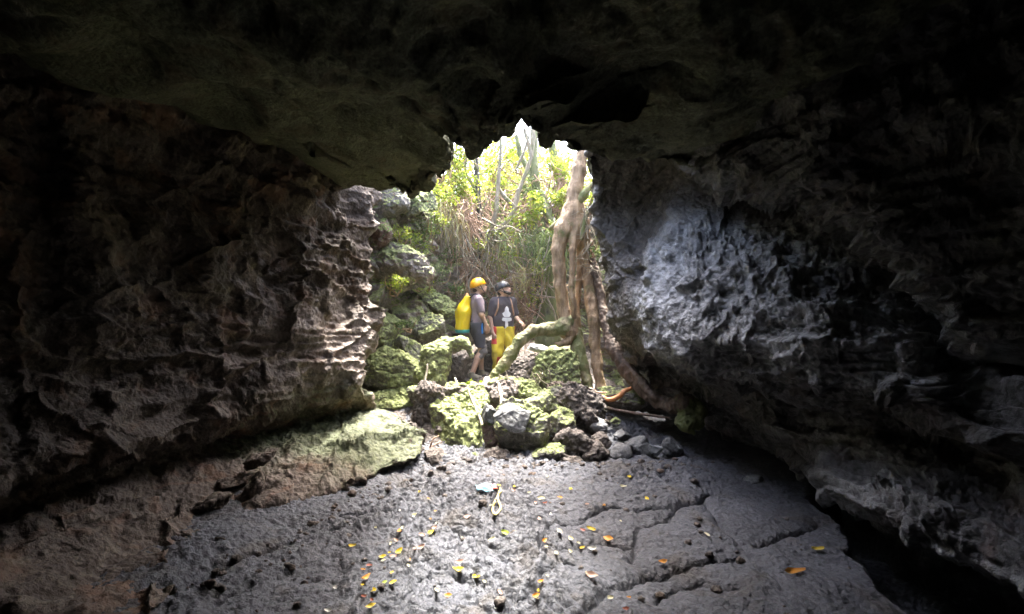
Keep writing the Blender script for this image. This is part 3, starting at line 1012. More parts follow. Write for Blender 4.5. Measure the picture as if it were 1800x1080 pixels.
# loose rubble ground of the pit, laid over the cave floor
xs2 = np.arange(-3.2, 2.6, 0.016)
ys2 = np.arange(4.55, 10.6, 0.016)
AX, AY = np.meshgrid(xs2, ys2, indexing='ij')
x, y = AX.ravel(), AY.ravel()
p = np.stack([x, y, np.zeros_like(x)], -1)
a1, a2 = worley(p * 3.2 + 0.3 * np.stack([perlin(p * 2, 1), perlin(p * 2, 2), 0 * x], -1), 77)
c1, c2 = worley(p * 8.5, 78)
e1, e2 = worley(p * 20, 79)
zr = floor_z(x, y, False) + 0.055 + 0.16 * (0.45 - a1) + 0.06 * (0.5 - c1) + 0.022 * (0.5 - e1) + 0.10 * fbm(p * 0.8, 2, 7)
zr = zr + 0.35 * sm(8.4, 10.2, y)
zr = zr - 0.13 * sm(5.8, 5.2, y) - 0.16 * sm(5.15, 4.75, y + 0.35 * perlin(p * 1.6, 19) + 0.1 * perlin(p * 6, 20)) - 0.1 * sm(4.7, 4.56, y) - 0.25 * sm(1.0, 1.7, x) * sm(7.5, 6.5, y) - 0.3 * sm(2.3, 2.6, x)
o = add_obj('rubble_ground', mesh_from('rubble_ground', np.stack([x, y, zr], -1), grid_faces(len(xs2), len(ys2))[:, ::-1]), M['clinker'])
tag(o, 'loose brown lava rubble covering the floor of the sunlit pit', None, None, 'structure')
RZ = zr.reshape(len(xs2), len(ys2))


def rub_z(px_, py_):
    i = int(np.clip((px_ - xs2[0]) / 0.016, 0, len(xs2) - 1))
    j = int(np.clip((py_ - ys2[0]) / 0.016, 0, len(ys2) - 1))
    return float(RZ[i, j])


# ground above the cave
gx = np.linspace(-70, 70, 60)
gy = np.linspace(-60, 80, 60)
GXX, GYY = np.meshgrid(gx, gy, indexing='ij')
V = np.stack([GXX.ravel(), GYY.ravel(), 4.95 - 1.2 * sm(8, 13, GYY.ravel()) + 0.3 * fbm(np.stack([GXX.ravel() * .15, GYY.ravel() * .15, 0 * GXX.ravel()], -1), 3, 5) + 0.02 * np.maximum(GYY.ravel() - 12, 0)], -1)
Fc = grid_faces(60, 60)[:, ::-1]
c = V[Fc].mean(1)
keep = ~((c[:, 0] > -6) & (c[:, 0] < 6) & (c[:, 1] > -3) & (c[:, 1] < 12))
o = add_obj('ground', mesh_from('ground', V, Fc[keep]), M['soil'])
tag(o, 'leafy ground above the cave', None, None, 'structure')

# ================================================================== BOULDERS
def cube_sphere(n):
    t = np.tan(np.linspace(-1, 1, n) * math.pi / 4)
    a, b = np.meshgrid(t, t, indexing='ij')
    o = np.ones_like(a)
    Vs, Fs, off = [], [], 0
    gf = grid_faces(n, n)
    for k, (f, fl_) in enumerate([((o, a, b), 0), ((-o, a, b), 1), ((a, o, b), 1), ((a, -o, b), 0), ((a, b, o), 0), ((a, b, -o), 1)]):
        P = np.stack(f, -1).reshape(-1, 3)
        Vs.append(P)
        Fs.append((gf[:, ::-1] if fl_ == 0 else gf) + off)
        off += len(P)
    V = np.concatenate(Vs)
    V /= np.linalg.norm(V, axis=1, keepdims=True)
    F = np.concatenate(Fs)
    key = np.round(V * 1e5).astype(np.int64)
    _, first, inv = np.unique(key, axis=0, return_index=True, return_inverse=True)
    V, F = V[first], inv.ravel()[F]
    # outward winding everywhere
    c = V[F].mean(1)
    nr = np.cross(V[F[:, 2]] - V[F[:, 0]], V[F[:, 3]] - V[F[:, 1]])
    bad = (c * nr).sum(1) < 0
    F[bad] = F[bad][:, ::-1]
    return V, F


CS = {n_: cube_sphere(n_) for n_ in (16, 36, 60)}


def boulder_shape(c, half, seed, roll=0.0, pitch=0.0, yaw=0.0, facets=14, clink=0.5, n=36, soft=0.045, box=False):
    rs_ = np.random.RandomState(seed)
    Sv, F = CS[n]
    N = rs_.normal(size=(facets, 3))
    N /= np.linalg.norm(N, axis=1, keepdims=True)
    D = rs_.uniform(0.55, 1.0, facets)
    pr = Sv @ N.T
    r = D / np.maximum(pr, 0.05)
    r = -soft * np.log(np.exp(-np.minimum(r, 3) / soft).sum(1) + math.exp(-1.15 / soft))
    if box:
        rb = (np.abs(Sv) ** 6).sum(1) ** (-1 / 6.0)
        r = np.minimum(rb * 0.86, r * 1.35)
    P = Sv * r[:, None] * np.array(half)
    R = Matrix.Rotation(yaw, 3, 'Z') @ Matrix.Rotation(roll, 3, 'Y') @ Matrix.Rotation(pitch, 3, 'X')
    P = P @ np.array(R).T
    Nn = vnormals(P, F)
    s = min(half) ** 0.5 * 0.6
    q = P + seed * 3.7
    w1, _ = worley(q * 7 + 0.4 * np.stack([perlin(q * 5, 1), perlin(q * 5, 2), perlin(q * 5, 3)], -1), seed)
    w2, _ = worley(q * 17, seed + 1)
    w3, _ = worley(q * 34, seed + 2)
    cv, ct, ce = cells(q * 4.2, seed + 9)
    d = 0.08 * s * fbm(q * 2.2, 3, seed) + 0.10 * s * ((cv - 0.5) + 0.6 * ct - 0.5 * np.exp(-ce / 0.06)) + clink * (0.065 * (0.5 - w1) + 0.055 * (0.5 - w2) + 0.022 * (0.5 - w3)) * min(1, s * 2.0)
    d = d + 0.012 * fbm(q * 12, 3, seed + 5)
    return P + Nn * d[:, None] + np.array(c), F


def boulder(px, py, Y, w, h, dep, mat, label, seed, name='boulder', cat='rock', group='rocks heaped in the skylight pit', **kw):
    c = at(px, py, Y)
    half = (w / 2 * Y / FPX * 1.16, dep / 2 * 1.1, h / 2 * Y / FPX * 1.16)
    V, F = boulder_shape(c, half, seed, **kw)
    return single(name, V, F, M[mat], label, cat, group)


R_ = math.radians
# green slab leaning towards the camera
boulder(812, 752, 5.70, 92, 166, 0.36, 'mossy', 'tall slab thick with green moss in front of the walking cavers', 11, roll=R_(-10), pitch=R_(-30), clink=1.3, n=60, facets=8)
boulder(752, 735, 6.05, 58, 118, 0.45, 'clinker', 'crumbly dark brown rock pillar left of the green mossy slab', 12, roll=R_(12), pitch=R_(-8), clink=1.3, n=60, box=True)
boulder(922, 756, 5.35, 112, 88, 0.50, 'boulder', 'large grey boulder with a flat top facet at the front of the rock heap', 14, roll=R_(14), clink=0.85, n=60, facets=9)
boulder(902, 736, 5.14, 64, 46, 0.14, 'slate', 'smooth pale grey plate of rock lying on the large front boulder', 15, roll=R_(8), pitch=R_(-25), clink=0.12, n=36, facets=8)
boulder(908, 688, 6.2, 78, 46, 0.5, 'mossy', 'flat greenish rock under the foot of the arching root', 16, roll=R_(6), clink=0.9, n=60)
boulder(978, 660, 6.35, 84, 72, 0.5, 'mossy', 'knobbly rock with bright curly moss below the tree roots', 17, roll=R_(-12), clink=1.5, n=60)
boulder(1012, 722, 6.05, 96, 86, 0.55, 'clinker', 'big crumbly brown rock right of the grey boulder', 18, roll=R_(16), clink=1.2, n=60)
boulder(985, 690, 5.95, 50, 34, 0.3, 'boulder', 'brownish wedge of rock beneath the curly mossy rock', 39, roll=R_(25), clink=0.5, n=36)
boulder(1012, 782, 5.2, 66, 40, 0.3, 'clinker', 'low clinkery ledge rock at the foot of the heap', 19, roll=R_(-8), clink=1.3, n=36)
boulder(742, 652, 6.75, 34, 40, 0.3, 'slate', 'small blue grey rock behind the white stick', 20, clink=0.4, n=36)
boulder(864, 758, 5.42, 30, 92, 0.26, 'reddish', 'reddish crumbly rock wedged between mossy slab and grey boulder', 21, clink=1.4, n=60)
boulder(860, 730, 5.3, 26, 34, 0.22, 'slate', 'smooth dark grey cobble beside the reddish rock', 22, clink=0.15, n=36)
boulder(862, 700, 6.05, 42, 28, 0.35, 'reddish', 'small reddish brown lump below the toe of the arching root', 40, clink=1.3, n=36)
boulder(768, 812, 5.02, 58, 42, 0.4, 'clinker', 'dull brown rock under the lower edge of the mossy slab', 23, clink=0.9, n=36)
boulder(712, 820, 5.0, 62, 30, 0.28, 'slate', 'pointed grey tongue of rock at the tip of the left shelf', 24, roll=R_(-32), clink=0.25, n=36)
boulder(726, 838, 4.85, 12, 10, 0.08, 'slate', 'fist sized pale stone on the floor under the grey tongue of rock', 25, name='stone', clink=0.3, n=16)
BLOCK_LABELS = ['low brown block at the left end of the heap above the grey tongue', 'small block nearest the camera at the left foot of the heap', 'knobbly little block at the lower right corner of the green slab', 'brown block under the left edge of the large grey boulder', 'small flat block on the floor below the large grey boulder', 'mossy tinted block under the right edge of the large grey boulder', 'flat brown block lying foremost right of the large grey boulder', 'dark block just left of the round cobbles', 'brown block behind the top of the large grey boulder', 'clinkery block above the reddish crumbly rock', 'mossy block at the back between left shelf and brown pillar', 'brown block between the large grey boulder and the big crumbly rock', 'tall narrow block below the tips of the straight roots', 'block filling the gap right above the green slab', 'small block behind the top of the green slab', 'tiny dark block above the round cobbles', 'smallest block lying on the floor in front of the heap', 'dark block behind the white bare stick']
# smaller blocks wedged between the big ones
rs_ = np.random.RandomState(77)
for i, (px, py, Y, w, h) in enumerate([(740, 800, 5.25, 50, 40), (785, 835, 4.85, 44, 26), (830, 822, 4.95, 40, 30), (872, 808, 5.1, 48, 34), (905, 815, 5.0, 34, 24), (965, 800, 5.1, 52, 34),
                                       (1000, 810, 4.95, 36, 22), (1042, 792, 5.15, 50, 30), (950, 712, 5.75, 50, 44), (885, 690, 6.0, 44, 34), (720, 770, 5.6, 44, 44), (985, 745, 5.6, 46, 40),
                                       (1040, 740, 5.75, 40, 50), (835, 695, 6.1, 50, 34), (800, 690, 6.2, 40, 30), (1060, 775, 5.35, 30, 22), (935, 826, 4.85, 26, 16), (735, 700, 6.3, 40, 40)]):
    boulder(px, py, Y, w, h, w * Y / FPX * 0.9, ['clinker', 'clinker', 'boulder'][i % 3], BLOCK_LABELS[i], 500 + i, group='small blocks between the big rocks',
            roll=rs_.uniform(-0.6, 0.6), yaw=rs_.uniform(-1, 1), clink=1.2, n=36, facets=9)
# the group of rounded stones right of the heap
boulder(1098, 798, 5.2, 44, 36, 0.3, 'cobble', 'round dark cobble at the left of the cobble cluster', 26, name='cobble', group='cobbles right of the rock heap', clink=0.25)
boulder(1122, 784, 5.32, 44, 36, 0.3, 'cobble', 'dark cobble between the round one and the white stone', 27, name='cobble', group='cobbles right of the rock heap', clink=0.25)
V, F = boulder_shape(at(1153, 790, 5.15), (0.095, 0.05, 0.065), 28, roll=R_(35), clink=0.05, facets=7, n=36)
single('stone', V, F, plain('pale_stone', (0.24, 0.25, 0.25), 0.6, 0.2, 30), 'pale flat stone standing out from the dark cobbles', 'stone')
boulder(1052, 748, 5.7, 38, 24, 0.25, 'cobble', 'grey stone in the dark hollow under the straight roots', 29, name='cobble', group='cobbles right of the rock heap', clink=0.3)
boulder(1092, 764, 5.6, 26, 15, 0.18, 'cobble', 'flat grey pebble above the round dark cobble', 30, name='cobble', group='cobbles right of the rock heap', clink=0.2)
boulder(1080, 742, 5.8, 20, 14, 0.14, 'boulder', 'little dark stone leading down from the straight roots', 41, name='cobble', group='cobbles right of the rock heap', clink=0.3)
boulder(1185, 790, 5.25, 36, 34, 0.2, 'cobble', 'dim cobble half hidden right of the pale stone', 42, name='cobble', group='cobbles right of the rock heap', clink=0.4)
boulder(1085, 700, 6.25, 76, 34, 0.5, 'boulder', 'low greenish slab behind the orange root', 31, roll=R_(4), clink=0.5, n=36)
boulder(1322, 846, 4.35, 26, 26, 0.14, 'slate', 'lone rounded stone on the smooth floor by the right wall', 32, name='stone', group=None, clink=0.4)
# behind the roots
boulder(985, 622, 6.9, 50, 34, 0.4, 'boulder', 'dark rock under the elbow of the arching root', 33, clink=0.6, n=36)
V, F = boulder_shape(at(946, 613, 6.9), (0.16, 0.08, 0.055), 34, roll=R_(10), clink=0.1, facets=7, n=36)
single('stone', V, F, plain('white_stone', (0.42, 0.43, 0.42), 0.6, 0.2, 30), 'whitish stone framed by the arch of the mossy root', 'stone')
boulder(925, 650, 7.0, 96, 60, 0.6, 'clinker', 'shaded brown rock seen through the arch of the mossy root', 35, clink=0.7, n=60)
boulder(800, 650, 7.5, 46, 70, 0.5, 'clinker', 'dark rock in the hollow beneath the curled mossy boulder', 36, clink=0.5, n=36)
boulder(868, 640, 8.7, 90, 110, 0.5, 'clinker', 'dark boulder in shadow between the two cavers', 37, clink=0.6, n=60)
# left side of the pit
lg = 'rocks stacked up the left side of the pit'
boulder(678, 712, 6.45, 106, 50, 0.55, 'mossy', 'low mossy boulder at the bottom of the left pit wall', 51, group=lg, clink=0.9, n=60)
boulder(690, 655, 6.75, 118, 78, 0.6, 'mossy', 'broad boulder furred with yellow green moss on the left of the pit', 52, group=lg, roll=R_(14), clink=0.7, n=60)
boulder(668, 585, 6.9, 78, 96, 0.6, 'mossy', 'upright mossy rock against the edge of the dark left wall', 53, group=lg, roll=R_(-18), clink=0.8, n=60)
boulder(722, 632, 6.85, 44, 84, 0.4, 'boulder', 'narrow drooping rock lobe beside the broad mossy boulder', 54, group=lg, roll=R_(-28), clink=0.5, n=36)
boulder(755, 575, 7.5, 66, 52, 0.6, 'boulder', 'brown boulder overhanging a dark hollow left of the yellow pack', 55, group=lg, roll=R_(10), clink=0.8, n=60)
boulder(758, 522, 7.9, 96, 40, 0.5, 'mossy', 'mossy lip of rock above the brown overhanging boulder', 56, group=lg, roll=R_(32), clink=1.3, n=60)
boulder(700, 468, 7.2, 98, 74, 0.6, 'pit', 'pale pinkish rock face halfway up the left of the pit', 57, group=lg, roll=R_(22), clink=1.0, n=60)
boulder(682, 356, 7.1, 58, 62, 0.6, 'boulder', 'pale rounded block under the rim at the top left of the pit', 58, group=lg, roll=R_(25), clink=0.35, n=60, facets=8)
boulder(735, 358, 7.5, 66, 50, 0.6, 'mossy', 'mossy block right of the pale rounded one near the rim', 59, group=lg, roll=R_(-8), clink=0.8, n=60)
boulder(672, 412, 7.0, 46, 40, 0.5, 'reddish', 'reddish rock below the pale rounded block', 60, group=lg, clink=0.9, n=36)
# lumps on the shelf along the left wall
sg = 'broken lumps along the foot of the left wall'
for (px, py, Y, w, h, dep, label, sd, rl) in [
    (458, 806, 4.0, 58, 26, 0.25, 'bright edged lump on top of the left shelf beside a dark hollow', 71, -30),
    (447, 868, 3.75, 34, 72, 0.2, 'short rock pillar holding up the left shelf', 72, 5),
    (405, 855, 3.85, 62, 30, 0.25, 'slanting lump left of the short rock pillar', 73, -28),
    (372, 892, 3.55, 60, 36, 0.22, 'knobbly lump low on the left wall above the shadowed floor', 74, -25),
    (438, 922, 3.5, 62, 30, 0.25, 'flat topped rock under the short rock pillar', 75, -22),
    (372, 946, 3.25, 58, 26, 0.2, 'long thin rock where left wall and floor meet', 76, -30),
    (318, 985, 2.98, 52, 18, 0.15, 'smallest lump of the left foot nearest the camera', 77, -30),
    (540, 845, 4.25, 34, 24, 0.2, 'rounded lump at the back of the hollow in the left shelf', 78, -10)]:
    boulder(px, py, Y, w, h, dep, 'left', label, sd, group=sg, roll=R_(rl), clink=0.9, n=36, name='rock_lump')

# curled boulder with the hollow below it
P = lambda x, y, Y, w: (at(x, y, Y), w / 2 * Y / FPX)
def chain(pts):
    out = []
    for a, b in zip(pts[:-1], pts[1:]):
        (pa, ra), (pb, rb) = P(*a), P(*b)
        out.append((pa, pb, ra, rb))
    return out
pr = chain([(752, 705, 6.55, 46), (757, 660, 6.6, 50), (768, 628, 6.6, 52), (786, 606, 6.6, 24), (808, 602, 6.6, 18), (824, 612, 6.55, 11), (830, 628, 6.5, 5)])
pr += chain([(766, 690, 6.35, 30), (766, 650, 6.45, 32), (778, 618, 6.5, 22)])
pr += chain([(775, 612, 6.9, 32), (802, 604, 6.95, 20)])
V, F = sdf_mesh(pr, h=0.014, k=0.03)
N = vnormals(V, F)
w1, _ = worley(V * 9, 5)
w2, _ = worley(V * 22, 6)
V = V + N * (0.045 * (0.55 - w1) + 0.03 * (0.5 - w2) + 0.04 * fbm(V * 3, 3, 9))[:, None]
single('boulder', V, F, M['mossy'], 'mossy boulder curling over a dark hollow beside the left caver', 'rock', 'rocks heaped in the skylight pit')

# loose pebbles nobody would count
parts = []
rs_ = np.random.RandomState(5)
for i in range(420):
    y_ = rs_.uniform(5.3, 8.6)
    x_ = rs_.uniform(-1.3, 1.3)
    s = 0.02 + 0.05 * rs_.rand() ** 2
    Sv, F = CS[16] if False else (None, None)
    parts.append((x_, y_, s))
sv, sf = cube_sphere(5)
PV = []
for i in range(260):
    t_ = rs_.rand()
    e_ = rs_.exponential(0.22)
    x_, y_ = [(-1.0 - 1.0 * t_ + e_, 4.8 - 2.3 * t_), (-0.9 + 2.9 * t_, 4.95 - e_), (-1.6 + 3.8 * t_, 2.2 + 2.8 * rs_.rand())][i % 3]
    s = 0.008 + 0.03 * rs_.rand() ** 2.5
    q = sv * (1 + 0.5 * fbm(sv * 1.5 + i * 5.7, 2, i)[:, None]) * np.array([1, rs_.uniform(.6, 1), rs_.uniform(.5, .9)]) * s
    PV.append((q + np.array([x_, y_, ground_z(x_, y_) + s * 0.25]), sf))
for i, (x_, y_, s) in enumerate(parts):
    q = sv * (1 + 0.5 * fbm(sv * 1.5 + i * 7.7, 2, i)[:, None]) * np.array([1, rs_.uniform(.6, 1), rs_.uniform(.5, .9)]) * s
    PV.append((q + np.array([x_, y_, rub_z(x_, y_) + s * 0.3]), sf))
V, F = join(PV)
o = single('pebbles', V, F, M['clinker'], 'loose lava pebbles scattered over the rubble and the cave floor', 'pebbles')
o['kind'] = 'stuff'

# ================================================================== TREES AND ROOTS
def bark_disp(V, F, seed, amp=0.012, zs=0.3):
    N = vnormals(V, F)
    q = V * np.array([1, 1, zs])
    d = amp * (ridged(q * 9, 3, seed) - 0.6) + amp * 1.2 * fbm(V * 4, 3, seed + 3)
    return V + N * d[:, None]


fig = empty('fig_tree', at(1010, 640, 6.8), 'pale barked fig tree sending thick roots down into the pit', 'tree')
trunk = chain([(1030, -260, 7.3, 22), (1062, -90, 7.2, 30), (1068, 60, 7.1, 34), (1040, 180, 6.9, 26), (1024, 262, 6.8, 16), (1018, 300, 6.75, 24), (1010, 340, 6.7, 24), (1008, 375, 6.7, 36), (1010, 400, 6.7, 42)])
trunk += chain([(1008, 370, 6.7, 36), (990, 405, 6.65, 30), (981, 440, 6.65, 22), (984, 500, 6.65, 20), (992, 548, 6.65, 20), (998, 580, 6.65, 34)])
trunk += chain([(1012, 390, 6.7, 30), (1006, 440, 6.55, 10), (1005, 500, 6.5, 9), (1010, 556, 6.55, 10)])
trunk += chain([(1022, 395, 6.7, 32), (1021, 440, 6.8, 14), (1018, 500, 6.85, 10), (1014, 560, 6.8, 12), (1013, 600, 6.75, 17)])
trunk += chain([(1026, 385, 6.7, 18), (1030, 430, 6.85, 16)])
V, F = sdf_mesh(trunk, h=0.014, k=0.012)
child('trunk', bark_disp(V, F, 3, 0.014), F, M['fig_bark'], fig)
rt = chain([(1000, 565, 6.65, 28), (990, 576, 6.6, 28), (965, 579, 6.55, 22), (938, 582, 6.5, 20), (914, 598, 6.45, 18), (898, 622, 6.4, 19), (886, 642, 6.35, 17), (870, 659, 6.3, 13), (857, 672, 6.25, 10)])
V, F = sdf_mesh(rt, h=0.012, k=0.015)
r = child('root', bark_disp(V, F, 5, 0.012, 1.0), F, M['mossy_bark'], fig)
r['label'] = 'mossy root arching over the rubble'
rt = chain([(856, 670, 6.25, 15), (853, 684, 6.1, 11), (862, 695, 6.0, 9), (880, 700, 5.85, 8), (893, 712, 5.7, 6)])+ chain([(876, 672, 6.05, 5), (880, 690, 5.85, 6), (882, 712, 5.65, 6), (892, 716, 5.55, 5), (912, 711, 5.45, 5), (918, 718, 5.4, 4)])
V, F = sdf_mesh(rt, h=0.008, k=0.008)
child('root_toe', bark_disp(V, F, 6, 0.004, 1.0), F, M['pale_bark'], fig)
rt = chain([(1008, 560, 6.65, 22), (1006, 585, 6.6, 16), (998, 600, 6.55, 12), (984, 606, 6.5, 9), (976, 604, 6.5, 5)])
V, F = sdf_mesh(rt, h=0.010, k=0.012)
child('root', bark_disp(V, F, 8, 0.008), F, M['fig_bark'], fig)
rt = chain([(1013, 585, 6.7, 20), (1016, 615, 6.6, 24), (1024, 645, 6.5, 20), (1033, 670, 6.4, 14), (1036, 690, 6.3, 10), (1044, 703, 6.2, 8)])
V, F = sdf_mesh(rt, h=0.010, k=0.012)
child('root', bark_disp(V, F, 9, 0.012), F, M['mossy_bark'], fig)
rt = chain([(1030, 410, 6.9, 16), (1033, 490, 6.85, 20), (1039, 530, 6.75, 20), (1045, 560, 6.65, 18), (1046, 600, 6.6, 18), (1050, 640, 6.5, 16), (1056, 680, 6.4, 16), (1058, 702, 6.3, 10)])
V, F = sdf_mesh(rt, h=0.010, k=0.012)
child('root', bark_disp(V, F, 10, 0.014), F, M['fig_bark'], fig)['label'] = 'outermost straight root with grey bark'
rt = chain([(1034, 430, 6.85, 12), (1046, 480, 6.8, 13), (1056, 520, 6.7, 14), (1066, 570, 6.5, 18), (1078, 610, 6.35, 26), (1102, 650, 6.15, 26), (1132, 685, 5.85, 24), (1160, 708, 5.6, 22), (1186, 714, 5.4, 24)])
rt += chain([(1186, 714, 5.4, 26), (1204, 710, 5.3, 40)])+ chain([(1100, 640, 6.1, 10), (1128, 672, 5.8, 12), (1150, 700, 5.55, 12)])
V, F = sdf_mesh(rt, h=0.012, k=0.018)
child('root', bark_disp(V, F, 11, 0.012, 1.0), F, M['dark_bark'], fig)['label'] = 'dark reddish root slanting down to the right'
rt = chain([(1204, 712, 5.3, 38), (1208, 728, 5.25, 30), (1198, 738, 5.2, 20)])+ chain([(1224, 716, 5.25, 26), (1230, 722, 5.2, 20)])+ chain([(1192, 742, 5.2, 18), (1206, 745, 5.15, 26), (1222, 742, 5.15, 24), (1230, 728, 5.15, 14), (1233, 716, 5.15, 6)])+ chain([(1200, 752, 5.15, 12), (1218, 760, 5.1, 8)])
V, F = sdf_mesh(rt, h=0.010, k=0.008)
child('root_knot', bark_disp(V, F, 12, 0.020, 1.0), F, M['green_trunk'], fig)
for pts in ([(1040, 325, 6.6, 9), (1028, 342, 6.6, 13), (1010, 362, 6.65, 16), (990, 385, 6.7, 12), (968, 402, 6.8, 8)], [(1042, 352, 6.5, 5), (1030, 380, 6.5, 6), (1022, 420, 6.5, 5)]):
    V, F = sdf_mesh(chain(pts), h=0.010, k=0.012)
    child('branch', bark_disp(V, F, 13, 0.008), F, M['mossy_bark'], fig)
# unseen fig crown above the rim, placed and thickened to shade the floor
rs_ = np.random.RandomState(3)
def clump_points(n, c, r, k=14, seed=0):
    rr = np.random.RandomState(seed)
    cs_ = rr.normal(size=(k, 3)) * 0.5
    cs_ /= np.maximum(1, np.linalg.norm(cs_, axis=1, keepdims=True))
    idx = rr.randint(0, k, n)
    p = cs_[idx] + rr.normal(size=(n, 3)) * 0.20
    return p * np.array(r) + np.array(c)


def foliage(n, c, r, L, W, seed=0, k=14, droop=0.3, up=0.4):
    rr = np.random.RandomState(seed)
    C = clump_points(n, c, r, k, seed)
    D = rr.normal(size=(n, 3))
    D[:, 2] = D[:, 2] * 0.6 - droop
    U = rr.normal(size=(n, 3)) * 0.7 + np.array([0, 0, 1])
    Ls = L * rr.uniform(0.6, 1.25, n)
    return leaves_mesh(C, D, U, Ls, Ls * W)


V, F = foliage(2400, (0.9, 7.1, 8.8), (2.1, 1.25, 0.6), 0.16, 0.45, 21)
child('crown', V, F, M['leaf_green'], fig, False)

# tall mossy trunk behind the roots
t = empty('mossy_tree', at(962, 590, 9.0), 'straight green trunk wrapped in moss behind the fig roots', 'tree')
tr_ = chain([(964, 600, 8.7, 46), (962, 560, 8.8, 38), (958, 500, 8.9, 33), (952, 440, 9.0, 28), (948, 390, 9.1, 19), (943, 330, 9.2, 14), (938, 270, 9.3, 11), (942, 140, 9.5, 9), (940, -30, 9.8, 7)])
V, F = sdf_mesh(tr_, h=0.015, k=0.008)
child('trunk', bark_disp(V, F, 23, 0.010), F, M['green_trunk'], t)
V, F = sdf_mesh(chain([(950, 340, 9.1, 14), (962, 370, 8.9, 15), (974, 400, 8.7, 12), (980, 425, 8.5, 8)])+ chain([(946, 345, 9.2, 10), (930, 300, 9.3, 10), (914, 270, 9.4, 9), (908, 240, 9.4, 7)]), h=0.014, k=0.01)
child('branch', bark_disp(V, F, 24, 0.01), F, M['green_trunk'], t)
V, F = foliage(450, (0.6, 9.9, 9.0), (1.3, 0.9, 0.6), 0.10, 0.45, 22)
child('crown', V, F, M['leaf_lime'], t, False)

# thin black trunk
t = empty('slender_tree', at(846, 460, 8.9), 'slender almost black trunk rising left of the middle of the pit', 'tree')
V, F = sdf_mesh(chain([(848, 480, 8.8, 12), (846, 440, 8.8, 11), (842, 380, 8.8, 10), (839, 320, 8.8, 9), (836, 270, 8.9, 8), (835, 140, 9.1, 7), (830, -30, 9.4, 6)]), h=0.012, k=0.01)
child('trunk', bark_disp(V, F, 25, 0.006), F, M['black_bark'], t)
V, F = join([tube([at(840, 345, 8.8), at(828, 320, 8.7), at(818, 300, 8.7), at(822, 265, 8.8)], [.035, .03, .025, .02], 7), tube([at(838, 300, 8.8), at(832, 270, 8.8), at(838, 240, 8.8)], [.03, .026, .02], 7)])
child('branch', V, F, M['mossy_bark'], t)
V, F = foliage(400, (-0.9, 9.6, 8.8), (1.2, 0.9, 0.6), 0.10, 0.45, 23)
child('crown', V, F, M['leaf_lime'], t, False)

# forked grey shrub
def branchy(name, label, chains, mat, foot, crown=None, h=0.010, cm='leaf_lime'):
    t = empty(name, foot, label, 'tree')
    first = True
    for c_ in chains:
        V, F = sdf_mesh(chain(c_), h=h, k=0.008)
        child('trunk' if first else 'branch', bark_disp(V, F, 31, 0.006), F, M[mat], t)
        first = False
    if crown:
        V, F = foliage(*crown)
        child('crown', V, F, M[cm], t, False)
    return t


branchy('forked_tree', 'pale forked sapling leaning right behind the black trunk', [
    [(850, 470, 8.6, 15), (862, 430, 8.6, 14), (880, 405, 8.6, 13), (896, 385, 8.6, 9), (904, 365, 8.65, 9), (912, 335, 8.7, 7), (924, 305, 8.75, 7), (934, 275, 8.8, 6.5), (938, 245, 8.85, 6.5), (930, 120, 9.0, 8), (912, -20, 9.2, 6)],
    [(856, 440, 8.6, 9), (864, 405, 8.5, 8), (872, 370, 8.5, 8), (876, 320, 8.55, 6), (880, 270, 8.6, 5), (880, 215, 8.7, 4)],
    [(934, 275, 8.8, 8), (928, 250, 8.8, 6), (922, 228, 8.8, 5)],
    [(904, 365, 8.65, 9), (890, 350, 8.6, 6), (875, 330, 8.6, 4)],
    [(906, 300, 8.6, 4), (920, 270, 8.6, 5), (930, 240, 8.6, 4)]], 'grey_bark', at(850, 475, 8.6), (350, (0.1, 9.3, 8.4), (1.0, 0.8, 0.5), 0.10, 0.45, 41))
branchy('leaning_tree', 'grey leaning trunk against the bright gap on the right of the pit', [
    [(1000, 360, 9.6, 12), (988, 325, 9.6, 14), (978, 295, 9.6, 17), (972, 265, 9.6, 14), (968, 230, 9.6, 12), (985, 80, 9.8, 10), (1015, -30, 10.0, 8)],
    [(986, 320, 9.6, 7), (994, 300, 9.6, 5), (1000, 280, 9.6, 4)]], 'green_trunk', at(1000, 360, 9.6), (350, (1.5, 10.2, 9.4), (1.1, 0.8, 0.6), 0.11, 0.45, 42))

# trees standing beyond the pit
for i, (x, y, h_, lab, mt) in enumerate([(-3.4, 12.0, 3.2, 'dark leafy tree beyond the left rim of the pit', 'leaf_green'), (-0.9, 13.0, 2.3, 'lime leaved tree behind the black trunk', 'leaf_lime'),
                                         (0.1, 14.5, 3.0, 'pale green tree in the middle beyond the pit', 'leaf_lime'), (1.4, 12.6, 2.3, 'bright green tree behind the leaning trunk', 'leaf_lime'),
                                         (3.6, 12.5, 3.4, 'dark leafy tree beyond the right rim of the pit', 'leaf_green'), (-2.0, 10.6, 1.6, 'low lime bush at the top of the left pit wall', 'leaf_lime')]):
    z0 = 3.6
    t = empty('tree', (x, y, z0), lab, 'tree', 'trees beyond the pit')
    V, F = join([tube([(x, y, z0 - 0.4), (x + 0.08, y, z0 + h_ * 0.5), (x - 0.05, y + 0.1, z0 + h_)], [0.10, 0.07, 0.03], 9)] +
                [tube([(x, y, z0 + h_ * (0.3 + 0.1 * k)), (x + 0.5 * math.cos(k * 2.2), y + 0.4 * math.sin(k * 2.2), z0 + h_ * (0.55 + 0.1 * k)), (x + 1.0 * math.cos(k * 2.2), y + 0.8 * math.sin(k * 2.2), z0 + h_ * (0.7 + 0.1 * k))], [0.04, 0.03, 0.01], 6) for k in range(4)])
    child('trunk', V, F, M['green_trunk'], t)
    V, F = foliage(4200, (x, y, z0 + h_ * 0.58), (1.4, 1.0, h_ * 0.55), 0.13, 0.45, 60 + i, k=26)
    child('crown', V, F, M[mt], t, False)

